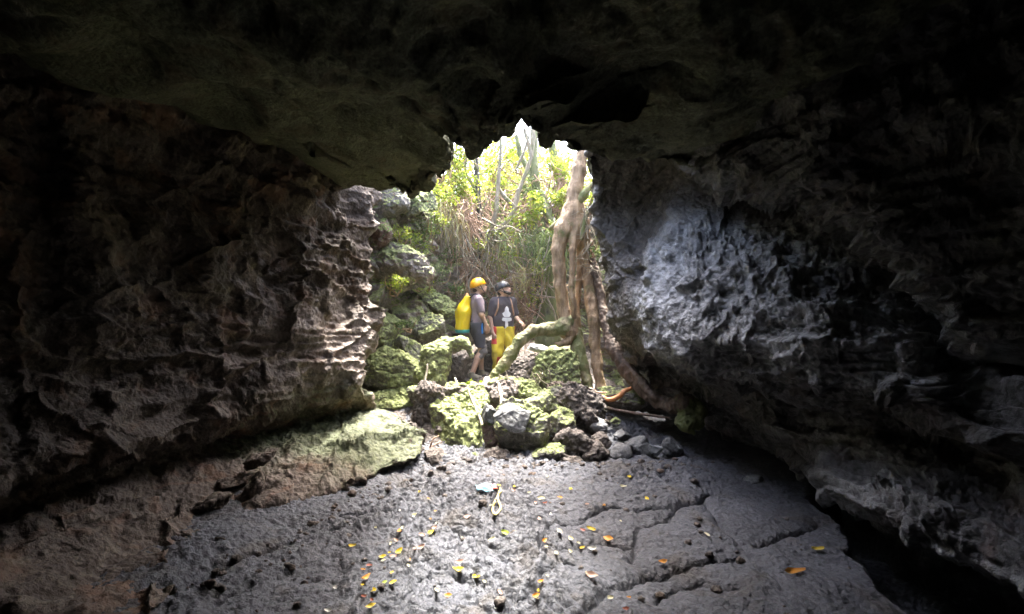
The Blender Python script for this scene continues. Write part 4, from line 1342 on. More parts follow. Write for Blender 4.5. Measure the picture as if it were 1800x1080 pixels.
# ================================================================== PLANTS OF THE PIT
def shrub(px, py, Y, rx, rz, n, L, mat, label, seed, name='shrub', group='leafy plants in the pit', stems=5, w=0.42, stem_mat='rootlet'):
    c = at(px, py, Y)
    foot = c - np.array([0, -0.25, rz * 0.9])
    t = empty(name, foot, label, 'plant', group)
    V, F = foliage(int(n * 1.6), tuple(c), (rx, min(rx, 0.5), rz), L, w, seed, k=max(6, n // 40))
    child('foliage', V, F, M[mat], t, False)
    rr = np.random.RandomState(seed)
    ps = []
    for k in range(stems):
        e = c + (rr.rand(3) - 0.5) * np.array([rx, 0.3, rz]) * 1.6
        ps.append(tube([foot + (rr.rand(3) - .5) * 0.06, (foot + e) / 2 + (rr.rand(3) - .5) * 0.15, e], [0.014, 0.010, 0.004], 5))
    V, F = join(ps)
    child('stem', V, F, M[stem_mat], t)
    return t


shrub(800, 275, 8.9, 0.38, 0.55, 620, 0.075, 'leaf_lime', 'tall lime bush under the left notch of the rim', 201)
shrub(815, 325, 8.6, 0.30, 0.40, 500, 0.070, 'leaf_lime', 'yellow green bush just left of the black trunk', 202)
shrub(770, 352, 8.2, 0.42, 0.28, 520, 0.060, 'leaf_lime', 'spreading lime plant on the crest of the left pit wall', 203)
shrub(865, 280, 9.8, 0.50, 0.50, 620, 0.085, 'leaf_lime', 'lime leaves hanging right of the black trunk near the rim', 204)
shrub(912, 268, 10.2, 0.50, 0.45, 560, 0.085, 'leaf_lime', 'lime leaves filling the middle notch of the rim', 205)
shrub(993, 300, 9.4, 0.36, 0.42, 520, 0.08, 'leaf_lime', 'lime leaves between the leaning trunk and the fig trunk', 206)
shrub(948, 368, 8.5, 0.22, 0.30, 240, 0.085, 'leaf_lime', 'bright yellow green fern hanging on the mossy trunk', 207)
shrub(975, 345, 8.9, 0.30, 0.30, 260, 0.08, 'leaf_lime', 'lime plant in the crook behind the fig branch', 208)
shrub(880, 340, 9.6, 0.30, 0.26, 260, 0.08, 'leaf_lime', 'small lime plant in the middle of the brown roots', 209)
shrub(930, 340, 9.4, 0.35, 0.35, 320, 0.09, 'leaf_fern', 'grey green plant left of the yellow green fern', 210)
shrub(862, 385, 9.5, 0.35, 0.50, 420, 0.09, 'leaf_fern', 'grey green plant low behind the forked sapling', 211)
shrub(738, 400, 7.6, 0.32, 0.32, 460, 0.040, 'leaf_green', 'small leaved plant on the rocks below the left rim', 212)
shrub(765, 470, 7.9, 0.28, 0.30, 420, 0.040, 'leaf_green', 'small leaved plant above the mossy lip of rock', 213)
shrub(702, 412, 7.05, 0.22, 0.16, 300, 0.035, 'leaf_lime', 'tuft of tiny lime leaves on the pale pinkish rock face', 214)
shrub(704, 345, 7.1, 0.14, 0.10, 160, 0.045, 'leaf_lime', 'lime sprig between the two blocks under the rim', 215)
shrub(790, 420, 8.3, 0.25, 0.35, 340, 0.045, 'leaf_green', 'dull green plant beside the hanging pale roots', 216)
shrub(860, 480, 8.9, 0.30, 0.20, 240, 0.06, 'leaf_lime', 'lime plant just above the helmets of the cavers', 217)
shrub(905, 560, 8.8, 0.25, 0.35, 260, 0.05, 'leaf_dry', 'straggly dry plant right of the caver in yellow trousers', 218)
shrub(1046, 350, 6.3, 0.10, 0.25, 120, 0.05, 'leaf_lime', 'small green plant clinging beside the fig trunk', 219)
shrub(1048, 425, 6.1, 0.10, 0.20, 130, 0.045, 'leaf_fern', 'pale curly plant on the right edge of the fig roots', 220)
shrub(833, 682, 6.3, 0.14, 0.10, 60, 0.09, 'leaf_lime', 'little broad leaved seedling at the foot of the left caver', 221, w=0.7)
shrub(848, 700, 6.0, 0.10, 0.06, 36, 0.09, 'leaf_fern', 'pale broad leaved seedling right of the mossy slab', 222, w=0.8)
shrub(700, 240, 10.0, 0.8, 0.5, 500, 0.09, 'leaf_green', 'dark bush on the ground above the left pit wall', 223)

shrub(900, 405, 8.7, 0.40, 0.40, 180, 0.075, 'leaf_lime', 'sparse lime leaves scattered over the grey green fern', 224)
shrub(985, 400, 8.4, 0.18, 0.35, 130, 0.07, 'leaf_lime', 'lime leaves squeezed between mossy trunk and fig trunk', 225)
shrub(668, 345, 6.95, 0.16, 0.10, 160, 0.045, 'leaf_lime', 'lime tuft at the extreme top left corner of the pit', 226)
shrub(728, 440, 7.5, 0.25, 0.22, 300, 0.038, 'leaf_lime', 'yellowish creeping plant in the middle of the left pit wall', 227)
shrub(800, 500, 8.1, 0.20, 0.20, 240, 0.040, 'leaf_green', 'small dark leaved plant over the yellow dry bag', 228)
shrub(760, 395, 7.9, 0.28, 0.22, 300, 0.045, 'leaf_lime', 'lime plant spilling down below the left crest', 229)

shrub(690, 500, 6.75, 0.20, 0.16, 260, 0.034, 'leaf_lime', 'little lime plant rooted in the dark crack of the left pit wall', 230)
shrub(745, 500, 7.6, 0.26, 0.12, 260, 0.036, 'leaf_lime', 'fringe of lime leaves on the sloping mossy lip', 231)
shrub(715, 570, 6.9, 0.18, 0.10, 180, 0.034, 'leaf_green', 'dull green plant above the drooping rock lobe', 232)

shrub(870, 440, 8.7, 0.45, 0.35, 300, 0.065, 'leaf_lime', 'loose lime leaves hanging in front of the straw coloured fern', 233)
shrub(930, 480, 8.5, 0.30, 0.45, 260, 0.06, 'leaf_lime', 'lime leaves left of the mossy trunk at the height of its ferns', 234)
shrub(880, 520, 8.8, 0.30, 0.20, 200, 0.05, 'leaf_green', 'dark leaved plant right behind the black helmet', 235)


def fern(px, py, Y, n, L, spread, mat, label, seed, droop=0.9, wid=0.010, group='long bladed ferns in the pit'):
    c = at(px, py, Y)
    t = empty('fern', c, label, 'fern', group)
    rr = np.random.RandomState(seed)
    Vs, Fs = [], []
    for k in range(n):
        a = rr.uniform(-math.pi, math.pi)
        out = np.array([math.cos(a), -abs(math.sin(a)), 0]) * rr.uniform(0.25, 1.0) * spread
        l = L * rr.uniform(0.5, 1.2)
        s = c + (rr.rand(3) - 0.5) * np.array([spread * 1.6, 0.3, 0.75 * L])
        out = out * 0.55 + (rr.rand(3) - 0.5) * 0.12
        m_ = 7
        tt = np.linspace(0, 1, m_)[:, None]
        sway = (rr.rand(3) - 0.5) * np.array([0.5, 0.3, 0.2]) * l
        pts = s + out * tt + sway * np.sin(tt * rr.uniform(2, 5) + rr.uniform(0, 6)) + np.array([0, 0, 1]) * (l * (0.55 * tt - 1.25 * droop * tt ** 2))
        side = np.cross(out / (np.linalg.norm(out) + 1e-6), [0, 0, 1.0]) + (rr.rand(3) - .5) * 0.6
        side /= np.linalg.norm(side)
        w_ = wid * np.array([0.6, 1, 1, 0.9, 0.7, 0.4, 0.05])[:, None]
        Vs.append(np.concatenate([pts - side * w_, pts + side * w_]))
        i = np.arange(m_ - 1)
        Fs.append(np.stack([i, i + m_, i + m_ + 1, i + 1], -1) + k * 2 * m_)
    child('blades', np.concatenate(Vs), np.concatenate(Fs), M[mat], t, False)
    return t


fern(905, 425, 8.6, 100, 0.75, 0.50, 'leaf_fern', 'wide grey green fern draped over the middle of the pit wall', 301)
fern(945, 440, 8.5, 100, 0.85, 0.22, 'leaf_fern', 'fern hanging along the left side of the mossy trunk', 302)
fern(978, 430, 8.4, 90, 0.85, 0.18, 'leaf_fern', 'fern hanging between the mossy trunk and the fig roots', 303)
fern(880, 445, 8.6, 60, 0.70, 0.40, 'leaf_dry', 'straw coloured fern behind the caver in the dark helmet', 304)
fern(925, 480, 8.4, 60, 0.70, 0.35, 'leaf_dry', 'dry fern low in the middle right of the cavers heads', 305)
fern(870, 400, 9.0, 70, 0.5, 0.35, 'leaf_fern', 'pale fern between black trunk and forked sapling', 306)
fern(782, 372, 8.0, 46, 0.55, 0.12, 'leaf_dry', 'bundle of straw hanging below the lime plant on the left', 307, droop=1.3)
fern(805, 385, 8.1, 50, 0.5, 0.16, 'leaf_dry', 'dry tuft right of the hanging straw bundle', 308, droop=1.2)


# tangles of thin roots, which nobody could count
def tangle(name, boxes, n, rad, mat, label, seed, length=0.8, drop=0.8, curl=0.22):
    rr = np.random.RandomState(seed)
    ps = []
    for k in range(n):
        px, py, Y, w, h = boxes[rr.randint(len(boxes))]
        s = at(px + rr.uniform(-w, w), py + rr.uniform(-h, h), Y + rr.uniform(-0.25, 0.25))
        d = rr.normal(size=3) * np.array([0.6, 0.35, 0.5]) + np.array([0, 0, -drop])
        d /= np.linalg.norm(d)
        l = length * rr.uniform(0.4, 1.3)
        pts = [s]
        for q in range(4):
            d = d + rr.normal(size=3) * curl
            d /= np.linalg.norm(d)
            pts.append(pts[-1] + d * l / 4)
        r0_ = rad * rr.uniform(0.5, 1.6)
        ps.append(tube(pts, [r0_, r0_, r0_ * .8, r0_ * .6, r0_ * .3], 4, per=3))
    V, F = join(ps)
    o = single(name, V, F, M[mat], label, 'roots')
    o['kind'] = 'stuff'
    return o


tangle('root_tangle', [(905, 330, 9.7, 50, 50), (830, 400, 8.9, 28, 60), (880, 380, 9.3, 40, 50)], 420, 0.009, 'rootlet', 'brown tangle of thin roots hanging in the middle of the pit', 1)
tangle('root_tangle', [(870, 500, 8.9, 60, 40), (920, 520, 8.9, 40, 40), (840, 470, 8.8, 30, 30)], 420, 0.009, 'rootlet', 'brown root tangle on the wall behind the cavers', 2)
tangle('root_tangle', [(810, 370, 8.4, 24, 30), (800, 300, 8.9, 22, 40)], 240, 0.007, 'rootlet', 'brown root tangle left of the black trunk', 3, 0.6)
tangle('pale_roots', [(880, 440, 8.7, 50, 40), (930, 500, 8.6, 40, 40), (850, 430, 8.6, 20, 50)], 120, 0.013, 'pale_bark', 'pale thicker roots crossing the wall of the pit', 4, 0.9, 0.4, 0.3)
tangle('pale_roots', [(780, 385, 8.1, 8, 20), (805, 400, 8.2, 12, 30)], 70, 0.008, 'pale_bark', 'pale roots dangling from the left pit wall', 5, 0.8, 1.6, 0.12)
tangle('root_hairs', [(1042, 430, 6.3, 10, 50), (1030, 380, 6.5, 12, 30)], 70, 0.006, 'pale_bark', 'curly pale root hairs at the right edge of the fig trunk', 6, 0.35, 0.3, 0.5)
tangle('root_tangle', [(960, 330, 9.2, 40, 40), (1000, 350, 9.0, 14, 40)], 200, 0.009, 'rootlet', 'brown root tangle behind the leaning grey trunk', 7, 0.7)
tangle('root_hairs', [(950, 655, 6.1, 18, 12), (880, 660, 6.3, 12, 8)], 40, 0.006, 'pale_bark', 'thin pale roots hanging over the curly mossy rock', 8, 0.3, 1.0, 0.3)


def root(name, pts, mat, label, seg=8, cat='root', rough=0.006):
    V, F = tube([at(a, b, c) for a, b, c, d in pts], [d / 2 * c / FPX for a, b, c, d in pts], seg, rough=rough, per=6)
    return single(name, V, F, M[mat], label, cat)


root('stick', [(751, 640, 6.35, 3), (750, 655, 6.3, 4), (745, 678, 6.2, 5), (738, 694, 6.15, 5)], 'pale_bark', 'white bare stick leaning on the curled mossy boulder', cat='stick')
root('stick', [(822, 682, 5.95, 2), (832, 708, 5.75, 5), (846, 742, 5.5, 6), (855, 775, 5.35, 4), (860, 815, 5.25, 2)], 'pale_bark', 'long pale stick down the right edge of the green mossy slab', cat='stick')
root('stick', [(800, 665, 6.3, 4), (803, 675, 6.2, 5), (806, 682, 6.15, 3)], 'pale_bark', 'short stub of stick on top of the green mossy slab', cat='stick')
t = empty('twig', at(750, 800, 5.4), 'crooked reddish twig reaching from the left shelf to the mossy slab', 'twig')
for pp in ([(730, 792, 5.45, 4), (740, 797, 5.4, 4), (755, 788, 5.4, 4), (775, 776, 5.45, 3)], [(756, 786, 5.4, 3), (762, 772, 5.4, 3), (772, 766, 5.42, 2)]):
    V, F = tube([at(a, b, c) for a, b, c, d in pp], [d / 2 * c / FPX for a, b, c, d in pp], 6, per=5)
    child('branch', V, F, M['rootlet'], t)
root('orange_root', [(1040, 683, 6.1, 4), (1048, 694, 6.05, 6), (1058, 698, 6.0, 7), (1072, 703, 5.9, 9), (1088, 697, 5.85, 9), (1098, 688, 5.85, 8), (1110, 682, 5.9, 6)], 'orange_root', 'orange broken root poking out right of the straight roots')
root('orange_root', [(1036, 682, 6.1, 4), (1050, 690, 6.0, 4), (1066, 690, 5.95, 2)], 'rootlet', 'short tan rootlet above the orange broken root')
root('buried_root', [(1060, 716, 5.9, 5), (1100, 724, 5.75, 6), (1140, 730, 5.6, 5), (1180, 735, 5.4, 3)], 'dark_bark', 'dim thin root lying in the dark hollow below the slanting root')
# bleached stone between the root tips
V, F = boulder_shape(at(1056, 696, 5.98), (0.035, 0.03, 0.04), 81, clink=0.1, n=16)
single('stone', V, F, plain('bleached_stone', (0.55, 0.57, 0.60), 0.5, 0.1, 30), 'tiny bluish white stone caught between the root tips', 'stone')

# sprig of rootlets at the foot of the slab
t = empty('root_sprig', floor_hit(818, 856), 'sprig of tan rootlets standing at the dark foot of the mossy slab', 'twig')
for pp in ([(814, 826, 4.92, 3), (817, 840, 4.85, 4), (818, 858, 4.75, 4)], [(812, 833, 4.9, 3), (790, 850, 4.8, 4), (776, 862, 4.72, 4), (762, 864, 4.66, 3)],
           [(817, 845, 4.82, 3), (824, 848, 4.78, 4), (829, 850, 4.75, 4)], [(808, 838, 4.88, 2), (812, 852, 4.78, 2), (810, 860, 4.72, 2)]):
    V, F = tube([at(a, b, c) for a, b, c, d in pp], [d / 2 * c / FPX for a, b, c, d in pp], 6, per=5)
    child('rootlet', V, F, M['rootlet'], t)

# rope loop
loop = [(878, 866), (876, 874), (870, 886), (866, 898), (868, 906), (871, 909), (876, 903), (880, 895), (876, 884), (875, 876), (880, 868), (879, 861)]
pts = []
for x, y in loop:
    q = floor_hit(x, y)
    pts.append(q + np.array([0, 0, 0.012]))
V, F = tube(pts, [0.0095] * len(pts), 7, per=6)
single('rope_loop', V, F, plain('rope', (0.56, 0.46, 0.20), 0.8, 0.2, 120), 'yellowish loop of rope lying on the lava by the blue wrapper', 'rope')

# litter: blue wrapper with a red corner
c = floor_hit(852, 866)
V = []
nx_, ny_ = 14, 9
for i in range(nx_):
    for j in range(ny_):
        u, v = i / (nx_ - 1), j / (ny_ - 1)
        V.append([c[0] - 0.075 + 0.15 * u + 0.03 * (0.5 - v), c[1] - 0.035 + 0.09 * v, c[2] + 0.02 + 0.03 * v + 0.012 * math.sin(u * 9) * math.sin(v * 5 + 1) + 0.01 * math.sin(v * 11 + u * 4)])
V = np.array(V)
F = grid_faces(nx_, ny_)[:, ::-1]
wrap = empty('wrapper', c, 'crumpled pale blue wrapper on the lava at the foot of the heap', 'litter')
o = child('sheet', V, F, plain('blue_wrapper', (0.22, 0.42, 0.50), 0.35, 0.15, 40), wrap)
so = o.modifiers.new('solid', 'SOLIDIFY')
so.thickness = 0.002
V2 = V[:ny_ * 5] * 1.0
V2 = V2 + np.array([0.135, 0.005, 0.008])
o = child('torn_corner', V2, grid_faces(5, ny_)[:, ::-1], plain('red_foil', (0.70, 0.16, 0.13), 0.35, 0.15, 40), wrap)
so = o.modifiers.new('solid', 'SOLIDIFY')
so.thickness = 0.002

# ================================================================== FALLEN LEAVES
LF = [  # px, py, length px, width px, angle deg in the picture, colour, label
    (1397, 1011, 40, 10, -5, 'orange', 'largest orange leaf lying alone on the right of the floor'),
    (1438, 971, 20, 7, 8, 'yellow', 'slim yellow leaf right of the middle, above the largest orange leaf'),
    (1243, 943, 10, 5, 40, 'pale', 'small white leaf on the grey floor right of the long crack'),
    (1165, 990, 15, 6, 0, 'orange', 'small orange leaf on the lava right of the branching crack'),
    (1138, 879, 9, 9, 80, 'yellow', 'bright yellow leaf standing in the rough lava by the far crack'),
    (1107, 841, 10, 6, 10, 'yellow', 'small yellow leaf in front of the dark cobbles'),
    (1095, 858, 12, 4, 10, 'pale', 'thin pale leaf below the small yellow one near the cobbles'),
    (1091, 919, 5, 4, 60, 'pale', 'tiny cream leaf fleck in the middle of the rough plate'),
    (1039, 933, 16, 6, 8, 'yellow', 'yellow leaf with a reddish mate on the smooth plate'),
    (1025, 935, 10, 6, 30, 'rust', 'reddish scrap just left of the yellow leaf on the smooth plate'),
    (1070, 950, 18, 8, 40, 'orange', 'orange leaf tilted to the right on the smooth plate'),
    (984, 938, 12, 7, 70, 'pale', 'cream leaf at the upper left of the smooth plate'),
    (1004, 952, 13, 7, 75, 'pale', 'cream leaf in the centre of the smooth plate'),
    (1017, 958, 7, 6, 20, 'pale', 'little cream leaf beside the centre one on the smooth plate'),
    (1023, 967, 10, 7, -30, 'yellow', 'ochre leaf at the thin crack of the smooth plate'),
    (1040, 968, 16, 7, -8, 'white', 'bluish white leaf lying in the thin crack'),
    (1004, 973, 9, 7, 50, 'pale', 'pale pointed leaf below the thin crack'),
    (979, 976, 11, 6, 80, 'pale', 'upright cream leaf below the thin crack on its left'),
    (957, 955, 14, 8, -30, 'orange', 'tan leaf hanging over the edge of the deep crack'),
    (961, 967, 8, 5, 30, 'pale', 'pale scrap under the tan leaf in the deep crack'),
    (889, 942, 17, 8, 20, 'fresh', 'fresh green leaf in the middle of the lava floor'),
    (863, 954, 14, 9, -60, 'pale', 'cream yellow leaf left of the fresh green one'),
    (948, 914, 10, 5, 45, 'pink', 'curled pinkish leaf above the deep crack'),
    (967, 907, 6, 3, -60, 'white', 'tiny white fleck right of the curled pinkish leaf'),
    (1040, 1016, 22, 9, 30, 'pink', 'large pinkish curled leaf on the broad lower plate'),
    (1030, 1012, 8, 6, -70, 'pale', 'cream scrap touching the large pinkish leaf'),
    (1072, 1056, 14, 7, -30, 'pale', 'cream leaf near the bottom edge below the pinkish leaf'),
    (1105, 1054, 8, 5, -15, 'orange', 'small tan leaf near the bottom edge right of a cream leaf'),
    (1100, 1074, 12, 5, 5, 'rust', 'reddish brown leaf at the bottom edge of the floor'),
    (946, 1043, 13, 9, -60, 'yellow', 'yellow green leaf lodged in the widest crack'),
    (941, 1052, 15, 8, -20, 'orange', 'golden leaf at the lower end of the widest crack'),
    (951, 1027, 11, 5, 10, 'orange', 'orange brown leaf at the upper end of the widest crack'),
    (962, 1018, 6, 5, 30, 'pale', 'tiny cream leaf above the widest crack'),
    (944, 1056, 7, 5, 20, 'pale', 'cream tip below the golden leaf in the widest crack'),
    (880, 1045, 12, 7, 30, 'pink', 'pinkish curled leaf left of the widest crack'),
    (872, 1074, 5, 4, 0, 'white', 'white speck at the bottom edge of the floor in the middle'),
    (788, 1051, 14, 11, 10, 'orange', 'golden square leaf at the bottom left of centre'),
    (768, 1042, 11, 8, 50, 'pale', 'cream yellow leaf left of the golden square one'),
    (837, 1020, 15, 7, 12, 'yellow', 'yellow leaf right of a pale scrap near the lower middle'),
    (852, 1028, 9, 6, 30, 'pale', 'pale scrap at the right tip of a yellow leaf'),
    (829, 1010, 8, 5, 70, 'white', 'whitish scrap above the lower middle yellow leaf'),
    (804, 1007, 20, 7, -14, 'yellow', 'long slim yellow leaf in the lower middle'),
    (808, 993, 15, 8, 0, 'pink', 'rolled pink and cream leaf above the long slim yellow leaf'),
    (756, 940, 13, 11, -40, 'yellow', 'bright golden leaf in the densest patch of litter'),
    (763, 932, 10, 6, -30, 'pink', 'pink leaf touching the bright golden one'),
    (742, 945, 13, 7, 20, 'pink', 'pale pink leaf left of the bright golden one'),
    (736, 968, 20, 7, -35, 'pink', 'long pink leaf below the bright golden one'),
    (699, 974, 16, 8, -65, 'yellow', 'upright cream yellow leaf in the left litter'),
    (673, 982, 14, 7, 5, 'yellow', 'green tinged yellow leaf left of the upright one'),
    (674, 989, 9, 5, 15, 'pale', 'cream leaf just under the green tinged yellow one'),
    (685, 976, 7, 5, 20, 'yellow', 'small yellow leaf between the green tinged and the upright one'),
    (692, 983, 15, 4, 15, 'pink', 'dry pinkish leaf below the upright cream yellow leaf'),
    (687, 959, 9, 8, 60, 'pale', 'creamy round leaf above the left litter'),
    (697, 953, 10, 6, 10, 'pink', 'pinkish red leaf right of the creamy round one'),
    (702, 937, 12, 5, -55, 'orange', 'orange leaf standing on edge left of the golden one'),
    (706, 931, 7, 5, -60, 'pale', 'cream leaf on the upper end of the orange edge on leaf'),
    (660, 931, 7, 5, 40, 'pale', 'small cream leaf by the shadow edge on the left'),
    (618, 964, 13, 6, -30, 'yellow', 'lone pale yellow leaf on the smooth left floor'),
    (589, 1037, 13, 7, 30, 'white', 'white leaf farthest left on the sunlit floor'),
    (577, 1077, 14, 5, 0, 'white', 'pale leaf cut by the bottom edge on the left'),
    (640, 1021, 22, 6, -62, 'orange', 'long orange leaf standing diagonally at the left'),
    (637, 1032, 7, 5, 5, 'yellow', 'short yellow leaf at the foot of the long orange one'),
    (656, 1044, 18, 7, 45, 'yellow', 'bright yellow leaf slanting down to the right at the left'),
    (649, 998, 11, 9, 0, 'rust', 'dark red leaf above the long orange one'),
    (638, 1005, 8, 4, -20, 'orange', 'small amber leaf between the dark red and long orange ones'),
    (639, 1053, 10, 6, -30, 'rust', 'dark red scrap below the short yellow leaf'),
    (654, 1060, 9, 7, 30, 'rust', 'brick red leaf just above the lowest yellow one'),
    (651, 1068, 19, 5, -25, 'yellow', 'lowest yellow leaf at the left bottom of the floor'),
    (675, 1028, 11, 7, -35, 'fresh', 'small green yellow leaf in the lower left litter'),
    (691, 1030, 13, 6, -20, 'yellow', 'yellow leaf right of the small green yellow one'),
    (688, 1012, 9, 4, -70, 'yellow', 'thin yellow leaf stem above the lower left litter'),
    (719, 998, 9, 5, 35, 'pale', 'pale yellow leaf on its own right of the left litter'),
    (722, 988, 6, 5, 70, 'orange', 'tiny orange leaf above the lone pale yellow one'),
    (726, 910, 13, 5, -20, 'pale', 'curved pale leaf in the upper left floor'),
    (703, 902, 6, 5, 80, 'white', 'white chip left of the curved pale leaf'),
    (737, 869, 9, 6, 85, 'yellow', 'upright yellow leaf near the left end of the heap'),
    (753, 881, 6, 5, 20, 'orange', 'tiny orange leaf below the upright yellow one'),
    (767, 923, 7, 5, 70, 'pale', 'small cream chip above the bright golden leaf'),
    (757, 916, 5, 4, 0, 'orange', 'tiny amber fleck above the small cream chip'),
    (765, 901, 5, 4, 0, 'orange', 'tiny amber fleck highest in the left litter'),
    (820, 912, 13, 8, -20, 'pink', 'dull tan leaf left of the rope loop'),
    (813, 950, 7, 5, 60, 'pale', 'pale leaf tip beside the short dark crack'),
    (863, 892, 6, 6, 0, 'pale', 'round cream leaf touching the rope loop'),
    (877, 856, 8, 6, 0, 'yellow', 'ochre leaf at the top of the rope loop'),
    (905, 858, 9, 5, -40, 'yellow', 'small yellow leaf right of the rope loop'),
    (902, 864, 15, 4, 25, 'pink', 'tan leaf under the small yellow one by the rope'),
    (930, 869, 7, 3, 5, 'pale', 'thin cream chip right of the rope loop'),
    (962, 841, 6, 8, 90, 'pale', 'cream oval leaf on the dark ground below the grey boulder'),
    (951, 880, 14, 7, 10, 'pale', 'cream leaf on the lava right of the rope loop'),
    (942, 888, 8, 6, 60, 'pink', 'pinkish scrap beneath the cream leaf right of the rope'),
    (958, 888, 8, 5, -20, 'rust', 'rust scrap beside the pinkish scrap'),
    (984, 878, 10, 5, -10, 'orange', 'orange leaf scrap above the smooth plate'),
    (1004, 862, 8, 4, 75, 'yellow', 'thin upright yellow leaf above the smooth plate'),
    (1062, 892, 7, 4, 75, 'orange', 'tan leaf tip at the left end of the far crack'),
    (1032, 890, 7, 5, 20, 'pink', 'pink scrap left of the far crack'),
]


def leaf_mesh(L, W, curl, seed):
    rr = np.random.RandomState(seed)
    n_, m_ = 9, 5
    V = []
    for i in range(n_):
        t_ = i / (n_ - 1)
        hw = W / 2 * math.sin(math.pi * min(1, t_ * 0.93 + 0.03)) ** 0.8
        for j in range(m_):
            s_ = j / (m_ - 1) * 2 - 1
            z_ = curl * L * ((t_ - 0.5) ** 2 * 1.2 + 0.0) + abs(s_) * hw * (0.35 + 0.3 * curl) + 0.05 * L * math.sin(7 * t_ + seed) * s_
            V.append([(t_ - 0.5) * L, s_ * hw + 0.08 * L * math.sin(2.5 * t_ + seed), z_])
    return np.array(V), grid_faces(n_, m_)


for i, (px, py, l, w, ang, colr, label) in enumerate(LF):
    q = floor_hit(px, py)
    Yd = q[1]
    a = R_(ang)
    # picture lengths to floor lengths: vertical extents are foreshortened
    fs = (CAMZ / Yd)
    dx = math.cos(a) * l * Yd / FPX
    dy = -math.sin(a) * l * Yd / FPX / (fs + 0.35)
    L_ = math.hypot(dx, dy)
    rr = np.random.RandomState(900 + i)
    V, F = leaf_mesh(L_, min(L_ * 0.5, w * Yd / FPX * 1.05 + 0.004), rr.uniform(0.2, 1.0), i)
    me = mesh_from('leaf', V, F)
    o = add_obj('fallen_leaf', me, M['leaf_' + colr])
    o.location = q + np.array([0, 0, 0.012])
    o.rotation_euler = (rr.uniform(0.25, 0.6), rr.uniform(-0.2, 0.2), math.atan2(dy, dx))
    tag(o, label, 'leaf', 'fallen leaves on the cave floor')

# ================================================================== PEOPLE
def rotz(p, a, c=(0, 0, 0)):
    p = np.asarray(p, float)
    ca, sa = math.cos(a), math.sin(a)
    q = p.copy()
    q[..., 0] = p[..., 0] * ca - p[..., 1] * sa + c[0]
    q[..., 1] = p[..., 0] * sa + p[..., 1] * ca + c[1]
    q[..., 2] = p[..., 2] + c[2]
    return q


def hand(wrist, direction, palm_n, side):
    """palm, four unequal bent fingers and a thumb; side +1/-1 says where the thumb is"""
    w = np.array(wrist, float)
    d = np.array(direction, float)
    d /= np.linalg.norm(d)
    n_ = np.array(palm_n, float)
    n_ -= d * (n_ @ d)
    n_ /= np.linalg.norm(n_)
    s = np.cross(d, n_) * side
    out = []
    for k, o_ in enumerate((-0.026, -0.009, 0.009, 0.026)):
        out.append((w + d * 0.012 + s * o_ * 0.6, w + d * 0.085 + s * o_, 0.015, 0.012))
    for o_, l in zip((-0.028, -0.010, 0.010, 0.028), (0.058, 0.074, 0.080, 0.070)):
        b = w + d * 0.088 + s * o_
        m_ = b + d * l * 0.5 + n_ * l * 0.12
        e = m_ + d * l * 0.38 + n_ * l * 0.34
        out += [(b, m_, 0.0095, 0.0088), (m_, e, 0.0088, 0.0078)]
    b = w + d * 0.03 + s * 0.03
    m_ = b + d * 0.035 + s * 0.022 + n_ * 0.01
    e = m_ + d * 0.028 + s * 0.004 + n_ * 0.012
    out += [(b, m_, 0.013, 0.011), (m_, e, 0.011, 0.0085)]
    return out


def head_prims(Hd):
    """Hd maps head-local points (face towards -y, origin at the centre of the skull) to the body frame"""
    q = lambda *a: Hd(np.array(a, float))
    return [
        (q(0, 0.015, 0.02), q(0, -0.005, 0.03), 0.088, 0.084), (q(0, 0.035, 0.0), q(0, 0.0, 0.0), 0.080, 0.078),
        (q(0, -0.03, -0.04), q(0, -0.055, -0.075), 0.058, 0.036), (q(-0.035, -0.02, -0.06), q(-0.012, -0.062, -0.088), 0.028, 0.022),
        (q(0.035, -0.02, -0.06), q(0.012, -0.062, -0.088), 0.028, 0.022),
        (q(0, -0.085, 0.005), q(0, -0.108, -0.028), 0.010, 0.015), (q(-0.012, -0.098, -0.034), q(0.012, -0.098, -0.034), 0.009, 0.009),
        (q(-0.034, -0.076, 0.012), q(-0.012, -0.084, 0.014), 0.012, 0.010), (q(0.034, -0.076, 0.012), q(0.012, -0.084, 0.014), 0.012, 0.010),
        (q(-0.018, -0.090, -0.060), q(0.018, -0.090, -0.060), 0.008, 0.008), (q(-0.016, -0.086, -0.072), q(0.016, -0.086, -0.072), 0.009, 0.009),
        (q(-0.084, 0.012, 0.012), q(-0.086, 0.012, -0.018), 0.012, 0.009), (q(0.084, 0.012, 0.012), q(0.086, 0.012, -0.018), 0.012, 0.009)]


